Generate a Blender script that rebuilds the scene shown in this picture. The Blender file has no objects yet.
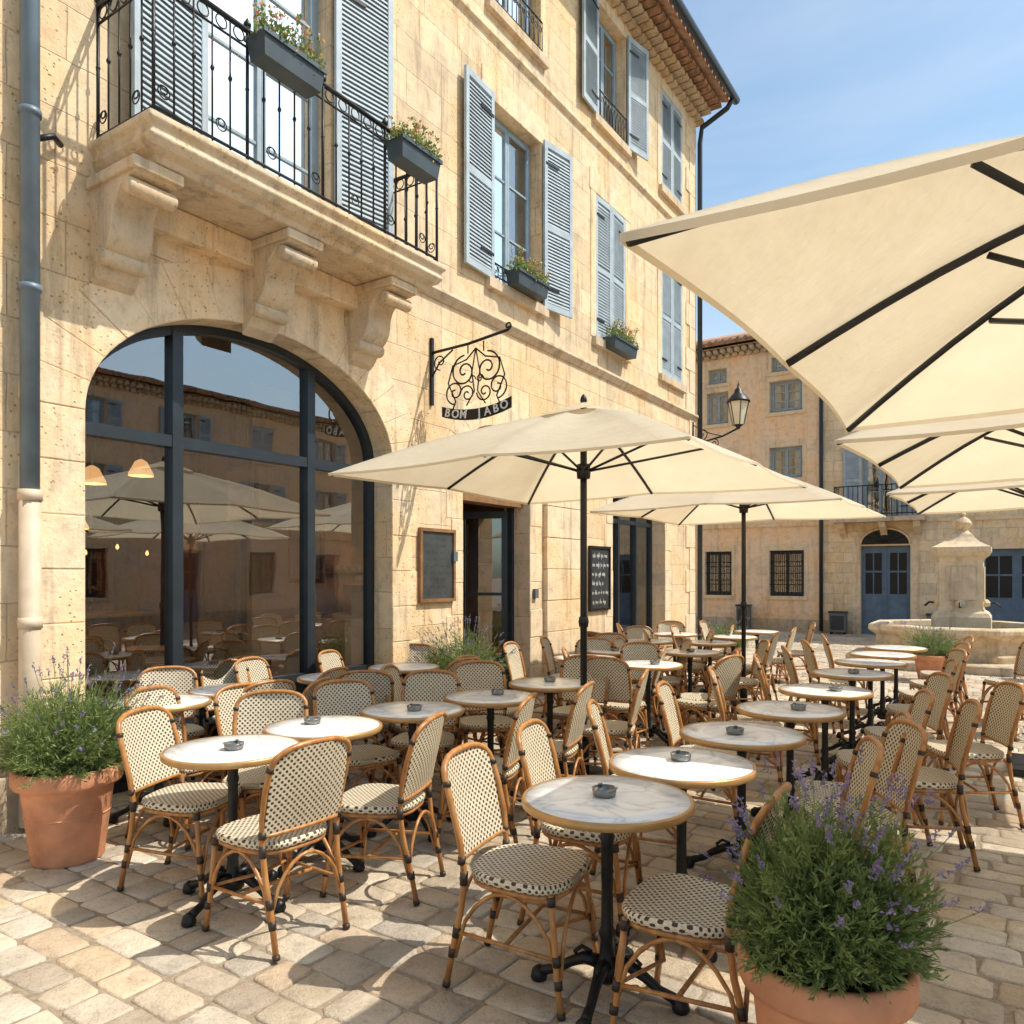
import bpy, math, random
import numpy as np
from mathutils import Vector, Matrix, Euler
R=random.Random(7)
S=bpy.context.scene
S.view_settings.view_transform='Standard'
try: S.view_settings.look='None'
except: pass
S.view_settings.exposure=0
pi=math.pi
# ---------------------------------------------------------------- materials
def newmat(name):
    m=bpy.data.materials.new(name); m.use_nodes=True
    nt=m.node_tree; b=nt.nodes['Principled BSDF']; return m,nt,b
def L(nt,a,b): nt.links.new(a,b)
def math_(nt,op,a,b=None,clamp=False):
    n=nt.nodes.new('ShaderNodeMath'); n.operation=op; n.use_clamp=clamp
    for i,v in enumerate((a,b)):
        if v is None: continue
        if isinstance(v,(int,float)): n.inputs[i].default_value=v
        else: L(nt,v,n.inputs[i])
    return n.outputs[0]
def mixc(nt,fac,a,b,mode='MIX'):
    n=nt.nodes.new('ShaderNodeMix'); n.data_type='RGBA'; n.blend_type=mode
    for idx,v in ((0,fac),(6,a),(7,b)):
        if isinstance(v,(int,float)): n.inputs[idx].default_value=v
        elif isinstance(v,tuple): n.inputs[idx].default_value=(v[0],v[1],v[2],1)
        else: L(nt,v,n.inputs[idx])
    return n.outputs[2]
def noise(nt,vec,scale,detail=4,rough=.55):
    n=nt.nodes.new('ShaderNodeTexNoise'); n.inputs['Scale'].default_value=scale
    n.inputs['Detail'].default_value=detail; n.inputs['Roughness'].default_value=rough
    if vec is not None: L(nt,vec,n.inputs['Vector'])
    return n.outputs[0]
def ramp(nt,fac,stops):
    n=nt.nodes.new('ShaderNodeValToRGB'); cr=n.color_ramp
    while len(cr.elements)<len(stops): cr.elements.new(.5)
    for e,(p,c) in zip(cr.elements,stops):
        e.position=p; e.color=(c[0],c[1],c[2],1) if isinstance(c,tuple) else (c,c,c,1)
    L(nt,fac,n.inputs[0]); return n.outputs[0]
def objco(nt):
    return nt.nodes.new('ShaderNodeTexCoord').outputs['Object']
def bump(nt,b,h,strength,dist):
    n=nt.nodes.new('ShaderNodeBump'); n.inputs['Strength'].default_value=strength; n.inputs['Distance'].default_value=dist
    L(nt,h,n.inputs['Height']); L(nt,n.outputs[0],b.inputs['Normal'])
def simple(name,col,rough=.6,metal=0,var=.25,scale=8,bumpd=0,spec=.5):
    m,nt,b=newmat(name); co=objco(nt)
    f=noise(nt,co,scale,4)
    d=tuple(c*(1-var) for c in col); l=tuple(min(1,c*(1+var)) for c in col)
    c=ramp(nt,f,[(.3,d),(.7,l)])
    L(nt,c,b.inputs['Base Color']); b.inputs['Roughness'].default_value=rough; b.inputs['Metallic'].default_value=metal
    b.inputs['Specular IOR Level'].default_value=spec
    if bumpd: bump(nt,b,noise(nt,co,scale*4,4),.6,bumpd)
    return m
def stone_wall(name,base,bw=.72,bh=.36,joint=.007,jd=.45,stain=1.0):
    m,nt,b=newmat(name); co=objco(nt)
    sep=nt.nodes.new('ShaderNodeSeparateXYZ'); L(nt,co,sep.inputs[0])
    n2=noise(nt,co,7,5,.65); n1=noise(nt,co,.9,5,.65); n3=noise(nt,co,38,4,.7)
    warm=(base[0]*1.04,base[1]*.94,base[2]*.80); grey=(base[0]*.80,base[1]*.81,base[2]*.85)
    c=ramp(nt,n1,[(.33,grey),(.46,base),(.60,warm)])
    h=math_(nt,'ADD',math_(nt,'MULTIPLY',n2,.5),math_(nt,'MULTIPLY',n3,.35))
    if joint>0:
        u=math_(nt,'ADD',sep.outputs[0],sep.outputs[1])
        cm=nt.nodes.new('ShaderNodeCombineXYZ'); L(nt,u,cm.inputs[0]); L(nt,sep.outputs[2],cm.inputs[1])
        nz=nt.nodes.new('ShaderNodeTexNoise'); nz.inputs['Scale'].default_value=2.2; nz.inputs['Detail'].default_value=4; L(nt,co,nz.inputs['Vector'])
        vm=nt.nodes.new('ShaderNodeVectorMath'); vm.operation='MULTIPLY_ADD'
        L(nt,nz.outputs[1],vm.inputs[0]); vm.inputs[1].default_value=(.04,.04,0); L(nt,cm.outputs[0],vm.inputs[2])
        br=nt.nodes.new('ShaderNodeTexBrick'); L(nt,vm.outputs[0],br.inputs['Vector'])
        br.inputs['Scale'].default_value=1; br.inputs['Brick Width'].default_value=bw; br.inputs['Row Height'].default_value=bh
        br.inputs['Mortar Size'].default_value=joint; br.inputs['Mortar Smooth'].default_value=.8; br.inputs['Bias'].default_value=0
        br.inputs['Color1'].default_value=(.86,.845,.82,1); br.inputs['Color2'].default_value=(1.03,1.03,1.03,1); br.inputs['Mortar'].default_value=(.80,.77,.72,1)
        br.offset=.5; br.squash=.8; br.squash_frequency=3
        c=mixc(nt,1.0,c,br.outputs[0],'MULTIPLY')
        h=math_(nt,'ADD',h,math_(nt,'MULTIPLY',br.outputs['Fac'],-jd))
    c=mixc(nt,1.0,c,ramp(nt,n2,[(.25,.76),(.5,1.0),(.8,1.10)]),'MULTIPLY')
    c=mixc(nt,1.0,c,ramp(nt,n3,[(.3,.82),(.45,1.0)]),'MULTIPLY')
    mp=nt.nodes.new('ShaderNodeMapping'); mp.inputs['Scale'].default_value=(4.5,4.5,.4); L(nt,co,mp.inputs[0])
    st=noise(nt,mp.outputs[0],1.2,5,.7)
    c=mixc(nt,.7*stain,c,ramp(nt,st,[(.34,(.55,.52,.50)),(.48,(1,1,1))]),'MULTIPLY')
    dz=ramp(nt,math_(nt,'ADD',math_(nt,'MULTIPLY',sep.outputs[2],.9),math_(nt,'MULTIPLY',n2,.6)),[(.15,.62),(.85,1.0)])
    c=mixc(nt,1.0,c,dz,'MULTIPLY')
    vo=nt.nodes.new('ShaderNodeTexVoronoi'); vo.inputs['Scale'].default_value=24; L(nt,co,vo.inputs['Vector'])
    pit=ramp(nt,vo.outputs['Distance'],[(.08,0.0),(.22,1.0)])
    pm=ramp(nt,n1,[(.46,1.0),(.54,0.0)])
    pit=math_(nt,'MAXIMUM',pit,pm)
    c=mixc(nt,.45,c,pit,'MULTIPLY')
    L(nt,c,b.inputs['Base Color']); b.inputs['Roughness'].default_value=.9; b.inputs['Specular IOR Level'].default_value=.2
    h=math_(nt,'ADD',h,math_(nt,'MULTIPLY',pit,.4))
    bump(nt,b,h,.85,.017)
    return m
M={}
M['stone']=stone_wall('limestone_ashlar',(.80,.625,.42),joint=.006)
M['trim']=stone_wall('limestone_dressed',(.81,.64,.44),joint=.0)
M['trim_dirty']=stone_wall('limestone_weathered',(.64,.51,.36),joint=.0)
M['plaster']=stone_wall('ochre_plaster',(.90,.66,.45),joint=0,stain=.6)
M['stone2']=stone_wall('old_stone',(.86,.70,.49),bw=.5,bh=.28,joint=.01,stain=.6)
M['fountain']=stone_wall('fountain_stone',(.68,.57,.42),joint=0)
M['shutter']=simple('shutter_blue_paint',(.39,.46,.51),.6,0,.16,6,.002)
M['framewood']=simple('window_blue_paint',(.29,.37,.43),.5,0,.12,6)
M['bluedoor']=simple('door_blue_paint',(.10,.165,.25),.5,0,.2,6)
M['iron']=simple('wrought_iron',(.018,.018,.02),.45,.4,.3,30,.0008)
M['castiron']=simple('cast_iron_black',(.02,.021,.022),.42,.5,.3,30,.001)
M['alu']=simple('dark_metal_frame',(.03,.04,.05),.38,.3,.15,5)
M['pipe']=simple('pipe_blue_paint',(.14,.19,.24),.45,.1,.18,5)
M['pipecream']=simple('pipe_cream_paint',(.60,.48,.35),.6,0,.18,5)
M['roof']=simple('terracotta_tiles',(.40,.23,.14),.85,0,.45,9,.01)
M['terracotta']=simple('terracotta_pot',(.56,.25,.135),.8,0,.30,5,.004)
M['soil']=simple('soil',(.05,.035,.022),.95,0,.4,20,.01)
M['boxpaint']=simple('planter_box_slate',(.05,.07,.085),.55,.2,.2,6)
M['brass']=simple('table_rim_brass',(.48,.28,.11),.35,.35,.15,12)
M['binding']=simple('cane_binding_dark',(.035,.022,.015),.5,0,.3,60)
M['pole']=simple('umbrella_frame_dark',(.022,.022,.024),.4,.4,.2,9)
M['wood']=simple('wood_brown',(.26,.13,.055),.5,0,.35,6)
M['interior']=simple('interior_wall',(.15,.10,.07),.9,0,.35,1.2)
M['interior_light']=simple('interior_plaster',(.66,.55,.43),.9,0,.1,2)
M['intfloor']=simple('interior_floor',(.20,.13,.08),.5,0,.3,3)
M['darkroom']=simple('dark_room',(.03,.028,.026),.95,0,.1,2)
M['curtain']=simple('curtain_linen',(.70,.70,.67),.9,0,.08,10)
M['chalk']=simple('chalk',(.75,.75,.72),.9,0,.1,40)
M['slate']=simple('slate_board',(.025,.028,.028),.7,0,.35,8)
M['paper']=simple('menu_slate',(.05,.055,.055),.45,0,.3,5)
M['steel']=simple('steel',(.45,.45,.46),.3,.9,.1,20)
M['ash']=simple('ashtray_metal',(.22,.22,.21),.25,.5,.2,20)
M['grey']=simple('grey_box_paint',(.13,.15,.16),.5,.1,.1,6)
M['lampglass']=simple('lantern_glass',(.75,.68,.50),.15,0,.1,5)
def m_weave():
    m,nt,b=newmat('woven_cane'); uv=nt.nodes.new('ShaderNodeUVMap').outputs[0]
    sep=nt.nodes.new('ShaderNodeSeparateXYZ'); L(nt,uv,sep.inputs[0])
    k=2*pi/.029
    a=math_(nt,'SINE',math_(nt,'MULTIPLY',sep.outputs[0],k)); c=math_(nt,'SINE',math_(nt,'MULTIPLY',sep.outputs[1],k))
    p=math_(nt,'MULTIPLY',a,c)
    mask=ramp(nt,p,[(.22,0.0),(.32,1.0)])
    f=noise(nt,objco(nt),90,2); cream=ramp(nt,f,[(.3,(.62,.52,.36)),(.7,(.80,.72,.56))])
    L(nt,mixc(nt,mask,cream,(.055,.032,.018)),b.inputs['Base Color'])
    b.inputs['Roughness'].default_value=.45
    k2=2*pi/.0075
    h=math_(nt,'MULTIPLY',math_(nt,'SINE',math_(nt,'MULTIPLY',sep.outputs[0],k2)),math_(nt,'SINE',math_(nt,'MULTIPLY',sep.outputs[1],k2)))
    bump(nt,b,h,.6,.0015)
    return m
M['weave']=m_weave()
def m_rattan():
    m,nt,b=newmat('rattan_cane'); co=objco(nt)
    mp=nt.nodes.new('ShaderNodeMapping'); mp.inputs['Scale'].default_value=(1,1,.25); L(nt,co,mp.inputs[0])
    f=noise(nt,mp.outputs[0],28,4,.6)
    L(nt,ramp(nt,f,[(.25,(.20,.075,.02)),(.5,(.42,.185,.055)),(.78,(.56,.29,.11))]),b.inputs['Base Color'])
    b.inputs['Roughness'].default_value=.34; return m
M['rattan']=m_rattan()
def m_marble():
    m,nt,b=newmat('white_marble'); 
    oi=nt.nodes.new('ShaderNodeObjectInfo'); co=objco(nt)
    vm=nt.nodes.new('ShaderNodeVectorMath'); vm.operation='ADD'; L(nt,co,vm.inputs[0])
    cm=nt.nodes.new('ShaderNodeCombineXYZ'); L(nt,math_(nt,'MULTIPLY',oi.outputs['Random'],20),cm.inputs[0]); L(nt,cm.outputs[0],vm.inputs[1])
    f=nt.nodes.new('ShaderNodeTexNoise'); f.inputs['Scale'].default_value=3.2; f.inputs['Detail'].default_value=6; f.inputs['Distortion'].default_value=1.6; L(nt,vm.outputs[0],f.inputs['Vector'])
    v=math_(nt,'ABSOLUTE',math_(nt,'SUBTRACT',f.outputs[0],.5))
    vein=ramp(nt,v,[(0.0,(.60,.62,.65)),(.02,(.77,.78,.79)),(.08,(.89,.89,.88))])
    L(nt,vein,b.inputs['Base Color']); b.inputs['Roughness'].default_value=.2; return m
M['marble']=m_marble()
def m_glass(name,base):
    m=bpy.data.materials.new(name); m.use_nodes=True; nt=m.node_tree; nt.nodes.clear()
    o=nt.nodes.new('ShaderNodeOutputMaterial'); t=nt.nodes.new('ShaderNodeBsdfTransparent'); t.inputs[0].default_value=(.84,.85,.83,1)
    g=nt.nodes.new('ShaderNodeBsdfGlossy'); g.inputs['Roughness'].default_value=.0; g.inputs['Color'].default_value=(.92,.96,1,1)
    fr=nt.nodes.new('ShaderNodeFresnel'); fr.inputs[0].default_value=1.5
    fac=math_(nt,'ADD',math_(nt,'MULTIPLY',fr.outputs[0],1.8),base,True)
    bp=nt.nodes.new('ShaderNodeBump'); bp.inputs['Strength'].default_value=.05; bp.inputs['Distance'].default_value=.02
    L(nt,noise(nt,objco(nt),1.6,2),bp.inputs['Height']); L(nt,bp.outputs[0],g.inputs['Normal'])
    mx=nt.nodes.new('ShaderNodeMixShader'); L(nt,fac,mx.inputs[0]); L(nt,t.outputs[0],mx.inputs[1]); L(nt,g.outputs[0],mx.inputs[2]); L(nt,mx.outputs[0],o.inputs[0])
    return m
M['glass']=m_glass('window_glass',.19)
def m_canvas():
    m,nt,b=newmat('umbrella_canvas'); o=nt.nodes['Material Output']; co=objco(nt)
    f=noise(nt,co,1.5,5,.65); col=ramp(nt,f,[(.3,(.74,.655,.50)),(.7,(.82,.745,.60))])
    L(nt,col,b.inputs['Base Color']); b.inputs['Roughness'].default_value=.85; b.inputs['Specular IOR Level'].default_value=.15
    tr=nt.nodes.new('ShaderNodeBsdfTranslucent'); L(nt,mixc(nt,1.0,col,(1.14,1.07,.95),'MULTIPLY'),tr.inputs[0])
    mx=nt.nodes.new('ShaderNodeMixShader'); mx.inputs[0].default_value=.46
    L(nt,b.outputs[0],mx.inputs[1]); L(nt,tr.outputs[0],mx.inputs[2]); L(nt,mx.outputs[0],o.inputs[0])
    bump(nt,b,noise(nt,co,4,4),.5,.03)
    bp=b.inputs['Normal'].links[0].from_socket; L(nt,bp,tr.inputs['Normal'])
    return m
M['canvas']=m_canvas()
def m_leaf(name,a,bc,tr=.3):
    m,nt,b=newmat(name); o=nt.nodes['Material Output']; co=objco(nt)
    f=noise(nt,co,22,2); col=ramp(nt,f,[(.3,a),(.7,bc)])
    L(nt,col,b.inputs['Base Color']); b.inputs['Roughness'].default_value=.6
    t=nt.nodes.new('ShaderNodeBsdfTranslucent'); L(nt,col,t.inputs[0])
    mx=nt.nodes.new('ShaderNodeMixShader'); mx.inputs[0].default_value=tr
    L(nt,b.outputs[0],mx.inputs[1]); L(nt,t.outputs[0],mx.inputs[2]); L(nt,mx.outputs[0],o.inputs[0]); return m
M['leaf']=m_leaf('lavender_leaf',(.10,.15,.045),(.28,.36,.12))
M['leaf2']=m_leaf('box_leaf',(.10,.17,.04),(.28,.36,.10))
M['lav']=m_leaf('lavender_flower',(.16,.12,.28),(.36,.30,.50))
M['flr']=m_leaf('red_flower',(.55,.10,.08),(.75,.28,.18))
M['fly']=m_leaf('yellow_flower',(.7,.45,.08),(.8,.62,.28))
def m_emit(name,col,s):
    m,nt,b=newmat(name); b.inputs['Base Color'].default_value=(*col,1); b.inputs['Emission Color'].default_value=(*col,1); b.inputs['Emission Strength'].default_value=s; return m
M['bulb']=m_emit('lit_bulb',(1,.66,.34),90)
M['bulb2']=m_emit('lit_small_bulb',(1,.52,.18),3.2)
M['shade']=m_emit('lit_lampshade',(1,.52,.2),1.1)
def m_water():
    m,nt,b=newmat('water'); b.inputs['Base Color'].default_value=(.06,.10,.10,1); b.inputs['Roughness'].default_value=.05
    bump(nt,b,noise(nt,objco(nt),6,3),.4,.03); return m
M['water']=m_water()
def m_cobble():
    m,nt,b=newmat('cobble_stone'); co=objco(nt)
    at=nt.nodes.new('ShaderNodeAttribute'); at.attribute_name='tint'
    f=noise(nt,co,11,6,.7); g=noise(nt,co,.7,5,.65); h=noise(nt,co,85,3,.7)
    c=mixc(nt,1.0,at.outputs[0],ramp(nt,f,[(.28,.70),(.48,1.0),(.75,1.12)]),'MULTIPLY')
    c=mixc(nt,1.0,c,ramp(nt,g,[(.36,(.70,.68,.66)),(.56,(1.04,1.04,1.04))]),'MULTIPLY')
    c=mixc(nt,1.0,c,ramp(nt,h,[(.3,.66),(.45,1.0)]),'MULTIPLY')
    L(nt,c,b.inputs['Base Color']); b.inputs['Roughness'].default_value=.64; b.inputs['Specular IOR Level'].default_value=.4
    bump(nt,b,math_(nt,'ADD',f,math_(nt,'MULTIPLY',h,.3)),1.0,.018)
    return m
M['cobble']=m_cobble()
def m_ground():
    m,nt,b=newmat('ground_sand_joint'); co=objco(nt)
    f=noise(nt,co,30,5,.7); c=ramp(nt,f,[(.3,(.20,.155,.11)),(.7,(.40,.32,.23))])
    L(nt,c,b.inputs['Base Color']); b.inputs['Roughness'].default_value=.95; bump(nt,b,f,.7,.01); return m
M['ground']=m_ground()

# ---------------------------------------------------------------- builder
class MB:
    def __init__(s): s.v=[];s.f=[];s.m=[];s.s=[];s.uv={};s.M=Matrix.Identity(4);s.mats=[]
    def mi(s,k):
        if k not in s.mats: s.mats.append(k)
        return s.mats.index(k)
    def add(s,vs,fs,mat,smooth=False,uvs=None):
        o=len(s.v); s.v+= [tuple(s.M@Vector(p)) for p in vs]; k=s.mi(mat)
        for i,f in enumerate(fs):
            if uvs: s.uv[len(s.f)]=[uvs[j] for j in f]
            s.f.append(tuple(o+j for j in f)); s.m.append(k); s.s.append(smooth)
    def box(s,a,b,mat):
        x0,y0,z0=[min(p,q) for p,q in zip(a,b)]; x1,y1,z1=[max(p,q) for p,q in zip(a,b)]
        s.add([(x0,y0,z0),(x1,y0,z0),(x1,y1,z0),(x0,y1,z0),(x0,y0,z1),(x1,y0,z1),(x1,y1,z1),(x0,y1,z1)],
          [(0,3,2,1),(4,5,6,7),(0,1,5,4),(1,2,6,5),(2,3,7,6),(3,0,4,7)],mat)
    def cbox(s,c,sz,mat,rot=None):
        old=s.M; s.M=s.M@Matrix.Translation(c)@(rot.to_4x4() if rot is not None else Matrix.Identity(4))
        s.box(tuple(-q/2 for q in sz),tuple(q/2 for q in sz),mat); s.M=old
    def tube(s,pts,r,mat,n=8,closed=False,cap=True):
        P=[Vector(p) for p in pts]; N=len(P); 
        rs=r if isinstance(r,(list,tuple)) else [r]*N
        T=[]
        for i in range(N):
            if closed: t=P[(i+1)%N]-P[i-1]
            else: t=P[min(i+1,N-1)]-P[max(i-1,0)]
            if t.length<1e-9: t=Vector((0,0,1))
            T.append(t.normalized())
        up=Vector((0,0,1)) if abs(T[0].z)<.9 else Vector((1,0,0))
        nn=(up-T[0]*up.dot(T[0])).normalized(); vs=[];fs=[]
        for i in range(N):
            nn=(nn-T[i]*nn.dot(T[i]))
            if nn.length<1e-6: nn=T[i].orthogonal()
            nn.normalize(); bb=T[i].cross(nn)
            for k in range(n):
                a=2*pi*k/n; vs.append(tuple(P[i]+(nn*math.cos(a)+bb*math.sin(a))*rs[i]))
        for i in range(N if closed else N-1):
            j=(i+1)%N
            for k in range(n): fs.append((i*n+k,i*n+(k+1)%n,j*n+(k+1)%n,j*n+k))
        if cap and not closed:
            fs.append(tuple(range(n-1,-1,-1))); fs.append(tuple((N-1)*n+k for k in range(n)))
        s.add(vs,fs,mat,n>4)
    def lathe(s,prof,mat,n=24,c=(0,0,0),smooth=True,cap=True,ph=0):
        vs=[];fs=[]
        for (r,z) in prof:
            for k in range(n):
                a=2*pi*k/n+ph; vs.append((c[0]+r*math.cos(a),c[1]+r*math.sin(a),c[2]+z))
        for i in range(len(prof)-1):
            for k in range(n): fs.append((i*n+k,i*n+(k+1)%n,(i+1)*n+(k+1)%n,(i+1)*n+k))
        if cap:
            fs.append(tuple(range(n-1,-1,-1))); fs.append(tuple((len(prof)-1)*n+k for k in range(n)))
        s.add(vs,fs,mat,smooth)
    def extr_x(s,prof,x0,x1,mat,smooth=False):  # prof (y,z)
        n=len(prof); vs=[(x0,y,z) for y,z in prof]+[(x1,y,z) for y,z in prof]
        fs=[(i,(i+1)%n,n+(i+1)%n,n+i) for i in range(n)]+[tuple(range(n-1,-1,-1)),tuple(range(n,2*n))]
        s.add(vs,fs,mat,smooth)
    def extr_y(s,prof,y0,y1,mat):  # prof (x,z)
        n=len(prof); vs=[(x,y0,z) for x,z in prof]+[(x,y1,z) for x,z in prof]
        fs=[(i,(i+1)%n,n+(i+1)%n,n+i) for i in range(n)]+[tuple(range(n-1,-1,-1)),tuple(range(n,2*n))]
        s.add(vs,fs,mat)
    def mesh(s,name,fixn=True):
        me=bpy.data.meshes.new(name); me.from_pydata(s.v,[],s.f)
        for k in s.mats: me.materials.append(M[k])
        me.polygons.foreach_set('material_index',s.m); me.polygons.foreach_set('use_smooth',s.s)
        if s.uv:
            ul=me.uv_layers.new(name='UVMap')
            for fi,us in s.uv.items():
                ls=me.polygons[fi].loop_start
                for j,u in enumerate(us): ul.data[ls+j].uv=u
        if fixn:
            import bmesh
            bm=bmesh.new(); bm.from_mesh(me); bmesh.ops.recalc_face_normals(bm,faces=bm.faces); bm.to_mesh(me); bm.free()
        me.update(); return me
    def obj(s,name,parent=None,bevel=0,fixn=True):
        o=bpy.data.objects.new(name,s.mesh(name,fixn)); S.collection.objects.link(o)
        if parent: o.parent=parent
        if bevel:
            b=o.modifiers.new('bev','BEVEL'); b.width=bevel; b.segments=2; b.limit_method='ANGLE'; b.angle_limit=math.radians(40)
        return o
def empty(name,loc=(0,0,0),rz=0,parent=None):
    e=bpy.data.objects.new(name,None); e.location=loc; e.rotation_euler=(0,0,rz); S.collection.objects.link(e); e.empty_display_size=.2
    if parent: e.parent=parent
    return e
def inst(name,me,loc,rz=0,parent=None):
    o=bpy.data.objects.new(name,me); o.location=loc; o.rotation_euler=(0,0,rz); S.collection.objects.link(o)
    if parent: o.parent=parent
    return o
def poly_wall(name,outer,holes,y0,y1,mat,parent):
    cu=bpy.data.curves.new(name,'CURVE'); cu.dimensions='2D'; cu.fill_mode='BOTH'; cu.extrude=(y1-y0)/2
    for pts in [outer]+holes:
        sp=cu.splines.new('POLY'); sp.points.add(len(pts)-1)
        for i,(x,z) in enumerate(pts): sp.points[i].co=(x,z,0,1)
        sp.use_cyclic_u=True
    o=bpy.data.objects.new(name+'_c',cu); S.collection.objects.link(o)
    dg=bpy.context.evaluated_depsgraph_get(); dg.update()
    me=bpy.data.meshes.new_from_object(o.evaluated_get(dg)); bpy.data.objects.remove(o)
    me.transform(Matrix(((1,0,0,0),(0,0,-1,(y0+y1)/2),(0,1,0,0),(0,0,0,1))))
    me.materials.clear(); me.materials.append(M[mat])
    import bmesh
    bm=bmesh.new(); bm.from_mesh(me); bmesh.ops.remove_doubles(bm,verts=bm.verts,dist=1e-4); bmesh.ops.recalc_face_normals(bm,faces=bm.faces); bm.to_mesh(me); bm.free()
    for p in me.polygons: p.use_smooth=False
    w=bpy.data.objects.new(name,me); S.collection.objects.link(w); w.parent=parent; return w
def rect(x0,x1,z0,z1): return [(x0,z0),(x1,z0),(x1,z1),(x0,z1)]
def arch(x0,x1,z0,zs,rise,n=28,inset=0):
    cx=(x0+x1)/2; a=(x1-x0)/2-inset; b=rise-inset
    pts=[(x0+inset,z0),(x1-inset,z0)]
    for i in range(n+1):
        t=pi*i/n; pts.append((cx+a*math.cos(t),zs+b*math.sin(t)))
    return pts
def spiral(cx,cz,r0,r1,a0,turns,n=26,y=0):
    out=[]
    for i in range(n+1):
        f=i/n; a=a0+turns*2*pi*f; r=r0+(r1-r0)*f; out.append((cx+r*math.cos(a),y,cz+r*math.sin(a)))
    return out
# ---------------------------------------------------------------- parts
def shutter_leaf(mb,hx,y,z0,w,h,dirx,ang,mat='shutter'):
    old=mb.M; mb.M=old@Matrix.Translation((hx,y,z0))@Matrix.Rotation(-ang*dirx,4,'Z')@Matrix.Scale(dirx,4,(1,0,0))
    t=.035; st=.06
    mb.box((0,-t,0),(st,0,h),mat); mb.box((w-st,-t,0),(w,0,h),mat)
    for zz in (0,h*.47,h-.08): mb.box((st,-t+.002,zz),(w-st,-.002,zz+.08),mat)
    mb.box((st,-.007,.08),(w-st,-.003,h-.08),mat)
    z=.10; 
    while z<h-.1:
        if not (h*.47-.02<z<h*.47+.09):
            mb.add([(st,-t+.004,z-.012),(w-st,-t+.004,z-.012),(w-st,-.008,z+.03),(st,-.008,z+.03),
                    (st,-t+.004,z-.003),(w-st,-t+.004,z-.003),(w-st,-.008,z+.039),(st,-.008,z+.039)],
                   [(0,3,2,1),(4,5,6,7),(0,1,5,4),(2,3,7,6)],mat)
        z+=.045
    mb.box((.02,-t-.008,h*.12),(w*.5,-t-.001,h*.12+.03),'iron'); mb.box((.02,-t-.008,h*.86),(w*.5,-t-.001,h*.86+.03),'iron')
    mb.M=old
def window(mb,x0,x1,z0,z1,y=.16,mat='framewood',rows=3,glass='glass',curtain=True,casements=2):
    f=.055
    mb.box((x0,y,z0),(x0+f,y+.06,z1),mat); mb.box((x1-f,y,z0),(x1,y+.06,z1),mat)
    mb.box((x0+f,y+.002,z0),(x1-f,y+.058,z0+f),mat); mb.box((x0+f,y+.002,z1-f),(x1-f,y+.058,z1),mat)
    w=(x1-x0-2*f)/casements
    for c in range(casements):
        a=x0+f+c*w; b=a+w
        mb.box((a+.002,y-.015,z0+f+.003),(a+.045,y+.04,z1-f-.003),mat); mb.box((b-.045,y-.015,z0+f+.003),(b-.002,y+.04,z1-f-.003),mat)
        mb.box((a+.045,y-.013,z0+f+.003),(b-.045,y+.038,z0+f+.06),mat); mb.box((a+.045,y-.013,z1-f-.05),(b-.045,y+.038,z1-f-.003),mat)
        for r in range(1,rows):
            zz=z0+f+(z1-z0-2*f)*r/rows; mb.box((a+.045,y-.005,zz-.012),(b-.045,y+.025,zz+.012),mat)
        mb.add([(a+.04,y+.012,z0+f+.05),(b-.04,y+.012,z0+f+.05),(b-.04,y+.012,z1-f-.04),(a+.04,y+.012,z1-f-.04)],[(0,1,2,3)],glass)
        if curtain:
            cw=w*.45; xx0=a+.03 if c==0 else b-.03-cw; n=14; vs=[];fs=[]
            for i in range(n+1):
                q=xx0+cw*i/n; yy=y+.12+.02*math.sin(i*2.4); vs+=[(q,yy,z0+f),(q,yy,z1-f)]
            for i in range(n): fs.append((2*i,2*i+2,2*i+3,2*i+1))
            mb.add(vs,fs,'curtain',True)
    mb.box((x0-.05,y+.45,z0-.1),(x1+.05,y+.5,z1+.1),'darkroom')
def leaf_clump(mb,c,rx,ry,rz,n,mat,fl=None,nf=0,size=.03,seed=1):
    r=random.Random(seed)
    for i in range(n+nf):
        while True:
            p=Vector((r.uniform(-1,1),r.uniform(-1,1),r.uniform(-.3,1)))
            if p.length<1: break
        if i>=n: p=p.normalized()*r.uniform(.85,1.1)
        q=Vector((c[0]+p.x*rx,c[1]+p.y*ry,c[2]+p.z*rz*(.6+.8*r.random())))
        d=Vector((r.gauss(0,1),r.gauss(0,1),r.gauss(.5,1))).normalized(); sd=d.orthogonal().normalized(); sd.rotate(Matrix.Rotation(r.uniform(0,6.28),3,d))
        s=size*r.uniform(.6,1.3)
        if i>=n: s*=.8
        mb.add([tuple(q),tuple(q+d*s*.5+sd*s*.35),tuple(q+d*s),tuple(q+d*s*.5-sd*s*.35)],[(0,1,2,3)],mat if i<n else r.choice(fl))
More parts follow.
